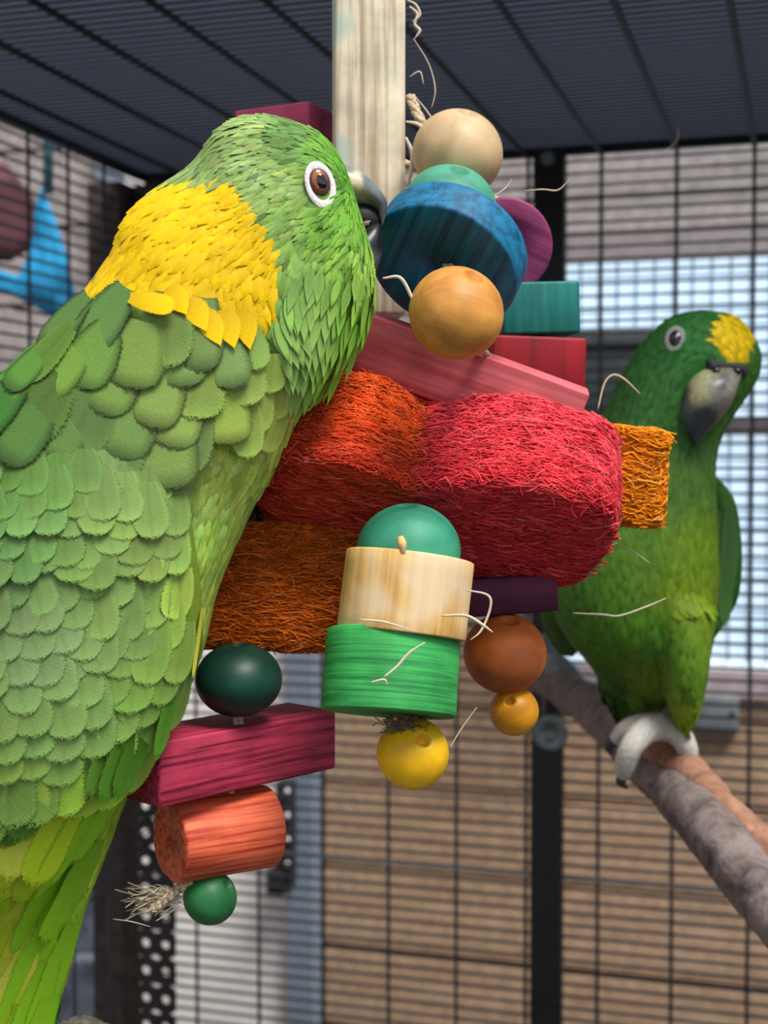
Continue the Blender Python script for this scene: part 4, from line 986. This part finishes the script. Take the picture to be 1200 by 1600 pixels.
# single stray fibres
stray = [
 ([(648, 150), (668, 175), (686, 205), (684, 235)], .55, .0003), ([(646, 60), (670, 100), (680, 140), (674, 170)], .55, .00022), ([(640, 10), (652, 22), (648, 38), (656, 48), (648, 60)], .555, .0006),
 ([(636, 0), (650, 8), (656, 24), (644, 34)], .55, .0005), ([(634, 190), (652, 194), (664, 204)], .55, .0007), ([(640, 120), (656, 112), (662, 132)], .555, .0003), ([(634, 215), (644, 240), (642, 268), (636, 292)], .55, .0009),
 ([(772, 306), (790, 294), (800, 280)], .53, .0003), ([(820, 298), (848, 296), (872, 297), (890, 280)], .56, .00026), ([(598, 435), (625, 434), (642, 462), (648, 478), (642, 500)], .455, .0006),
 ([(934, 640), (944, 600), (958, 586), (975, 592), (1000, 615)], .57, .0004), ([(895, 958), (940, 960), (968, 962), (1010, 948), (1040, 935)], .56, .0004), ([(965, 850), (990, 862), (1015, 880)], .55, .0003),
 ([(690, 962), (728, 962), (752, 975), (770, 988)], .445, .0005), ([(728, 922), (762, 930), (766, 950), (752, 985), (735, 1000)], .448, .0004), ([(702, 1170), (720, 1140), (745, 1105)], .48, .00025),
 ([(600, 1058), (620, 1042), (640, 1020), (664, 1004)], .4255, .0005), ([(580, 1066), (600, 1062), (605, 1070)], .4255, .0004), ([(562, 968), (600, 972), (640, 984)], .425, .0004),
 ([(176, 1436), (205, 1440), (235, 1448)], .49, .0002), ([(1060, 200), (1056, 222), (1030, 240)], .8, .0003), ([(625, 838), (628, 850), (630, 866)], .432, .0016)]
for pts, D, r in stray:
    sp2, sr2 = smooth_path([P(x, y, D) for x, y in pts], [r*.6]+[r]*(len(pts)-2)+[r*.4], 6)
    worldmesh('fibre', *tube_v(sp2, sr2, 6), hair_m if r < .0015 else natw, toy)

# ------------------------------------------------------------------ loofah chunks
def loofah(outline, depth_scale, H, x, y, D, rot, colfun, nfib, flen, seed, label, rf=.00032, base=(.5, .05, .03)):
    """outline in local x/y, height H, woven from a rough core and a felt of curved fibres"""
    r = np.random.default_rng(seed)
    n = 96; o_ = np.array(outline, float); Q = np.vstack([o_[-1], o_, o_[0], o_[1]]); pts = []
    for i in range(1, len(Q)-2):
        for k in range(8):
            t = k/8; a, b, c, d = Q[i-1], Q[i], Q[i+1], Q[i+2]; pts.append(.5*((2*b)+(c-a)*t+(2*a-5*b+4*c-d)*t*t+(3*b-a-3*c+d)*t**3))
    pts = np.array(pts); n = len(pts); ctr = pts.mean(0); V = []; Fc = []
    prof = [(0.02, -.47), (.3, -.48), (.6, -.49), (.85, -.5), (.96, -.48), (1, -.42), (1.01, -.25), (1.012, 0), (1.01, .25), (1, .42), (.96, .48), (.85, .5), (.5, .5), (.02, .49)]
    for s, h in prof:
        for k in range(n):
            p = ctr + (pts[k]-ctr)*s; q = Vector((p[0], p[1], h*H)); dd = noise.noise(q*55)*.0016 + noise.noise(q*160)*.0007
            q2 = q + Vector((p[0]-ctr[0], p[1]-ctr[1], h*.03)).normalized()*dd; V.append(tuple(q2))
    m_ = len(prof)
    for i in range(m_-1):
        for k in range(n): Fc.append((i*n+k, i*n+(k+1) % n, (i+1)*n+(k+1) % n, (i+1)*n+k))
    Fc.append(tuple(range(n-1, -1, -1))); Fc.append(tuple(range((m_-1)*n, m_*n)))
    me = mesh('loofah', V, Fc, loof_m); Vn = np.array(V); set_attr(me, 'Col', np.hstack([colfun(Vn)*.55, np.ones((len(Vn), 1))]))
    lo = obj('loofah', me, toy, P(x, y, D), rot); lo['label'] = label
    me.calc_loop_triangles(); tr = np.array([t.vertices[:] for t in me.loop_triangles])
    a = Vn[tr[:, 0]]; b = Vn[tr[:, 1]]; c = Vn[tr[:, 2]]; cr = np.cross(b-a, c-a); ar = np.linalg.norm(cr, axis=1); idx = r.choice(len(tr), nfib, p=ar/ar.sum())
    u = r.random(nfib); v = r.random(nfib); s = u+v > 1; u[s] = 1-u[s]; v[s] = 1-v[s]
    p = a[idx]+(b-a)[idx]*u[:, None]+(c-a)[idx]*v[:, None]; nn = cr[idx]/(ar[idx][:, None]+1e-12)
    nn *= np.sign(np.sum(nn*(p-np.array([*ctr, 0])), 1))[:, None]
    # fibres run round the gourd, here and there crossing
    d = np.cross(np.array([0, 0, 1.]), nn); weak = np.linalg.norm(d, axis=1) < .3; d[weak] = np.array([1, 0, 0]); d += r.normal(0, .17, d.shape)
    cross = r.random(nfib) < .09; d[cross] += np.array([0, 0, 1.3])*r.choice([-1, 1], cross.sum())[:, None]
    d -= nn*np.sum(d*nn, 1)[:, None]; d /= np.linalg.norm(d, axis=1)[:, None]+1e-9; sd_ = np.cross(d, nn)
    L = r.uniform(.4, 1.3, nfib)*flen; bow = r.uniform(.0002, .0013, nfib); sid = r.normal(0, .0009, nfib); R = rf*r.uniform(.5, 1.3, nfib)
    NS = 5; VV = []
    for i in range(NS):
        t = i/(NS-1); h = np.sin(PI*t)*bow - .0002*(abs(t-.5) > .4); sw = np.sin(2*PI*t+idx % 7)*sid
        ctrp = p + d*((t-.5)*L)[:, None] + nn*h[:, None] + sd_*sw[:, None]
        for k in range(3):
            an = 2*PI*k/3; VV.append(ctrp + (nn*math.cos(an)+sd_*math.sin(an))*R[:, None])
    VV = np.stack(VV, 1); K_ = NS*3; FF = []
    for i in range(NS-1):
        for k in range(3): FF.append((i*3+k, i*3+(k+1) % 3, (i+1)*3+(k+1) % 3, (i+1)*3+k))
    FF = (np.array(FF)[None]+(np.arange(nfib)*K_)[:, None, None]).reshape(-1, 4)
    cc = colfun(p)*r.uniform(.65, 1.35, nfib)[:, None]; hl = r.random(nfib) < .16; cc[hl] = cc[hl]*1.25 + .07; cc = np.repeat(cc[:, None], K_, 1).reshape(-1, 3)  # some fibres coloured paler as painted highlights
    mm = bpy.data.meshes.new('loofah_fibre'); mm.from_pydata(VV.reshape(-1, 3).tolist(), [], FF.tolist()); mm.update(); mm.materials.append(loof_m)
    mm.polygons.foreach_set('use_smooth', [True]*len(mm.polygons)); set_attr(mm, 'Col', np.hstack([np.clip(cc, 0, 1), np.ones((len(cc), 1))]))
    f = bpy.data.objects.new('loofah_fibre', mm); link(f, lo); f['kind'] = 'stuff'
    return lo
loof_m = vcol('loofah', .8, .2, barbs=False)
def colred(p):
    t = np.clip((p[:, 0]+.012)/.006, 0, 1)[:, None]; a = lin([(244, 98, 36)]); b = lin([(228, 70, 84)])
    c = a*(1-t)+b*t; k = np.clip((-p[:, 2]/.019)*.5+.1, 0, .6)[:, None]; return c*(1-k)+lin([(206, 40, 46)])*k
out_red = [(-.064, -.020), (-.050, -.031), (-.034, -.034), (-.020, -.030), (-.011, -.0255), (.004, -.031), (.022, -.035), (.040, -.034), (.055, -.028), (.062, -.012), (.060, .012), (.050, .028), (.02, .030), (-.02, .026), (-.05, .028), (-.062, .008)]
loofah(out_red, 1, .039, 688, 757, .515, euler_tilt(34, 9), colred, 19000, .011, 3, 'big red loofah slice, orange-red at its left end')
def color(c): 
    return lambda p: np.tile(lin([c]), (len(p), 1))
out_box = [(-.034, -.022), (-.01, -.027), (.014, -.026), (.034, -.020), (.036, .006), (.026, .024), (0, .026), (-.03, .022), (-.037, .0)]
loofah(out_box, 1, .045, 445, 918, .535, euler_tilt(6, 2), color((214, 104, 14)), 8000, .011, 5, 'brownish orange loofah chunk between the near parrot and the green cylinder')
out_s = [(-.03, -.018), (.0, -.02), (.015, -.019), (.022, -.008), (.021, .012), (.01, .02), (-.03, .018)]
loofah(out_s, 1, .036, 948, 742, .56, euler_tilt(2, 6), color((238, 140, 14)), 5000, .009, 6, 'bright orange loofah chunk at the toy\'s right end')
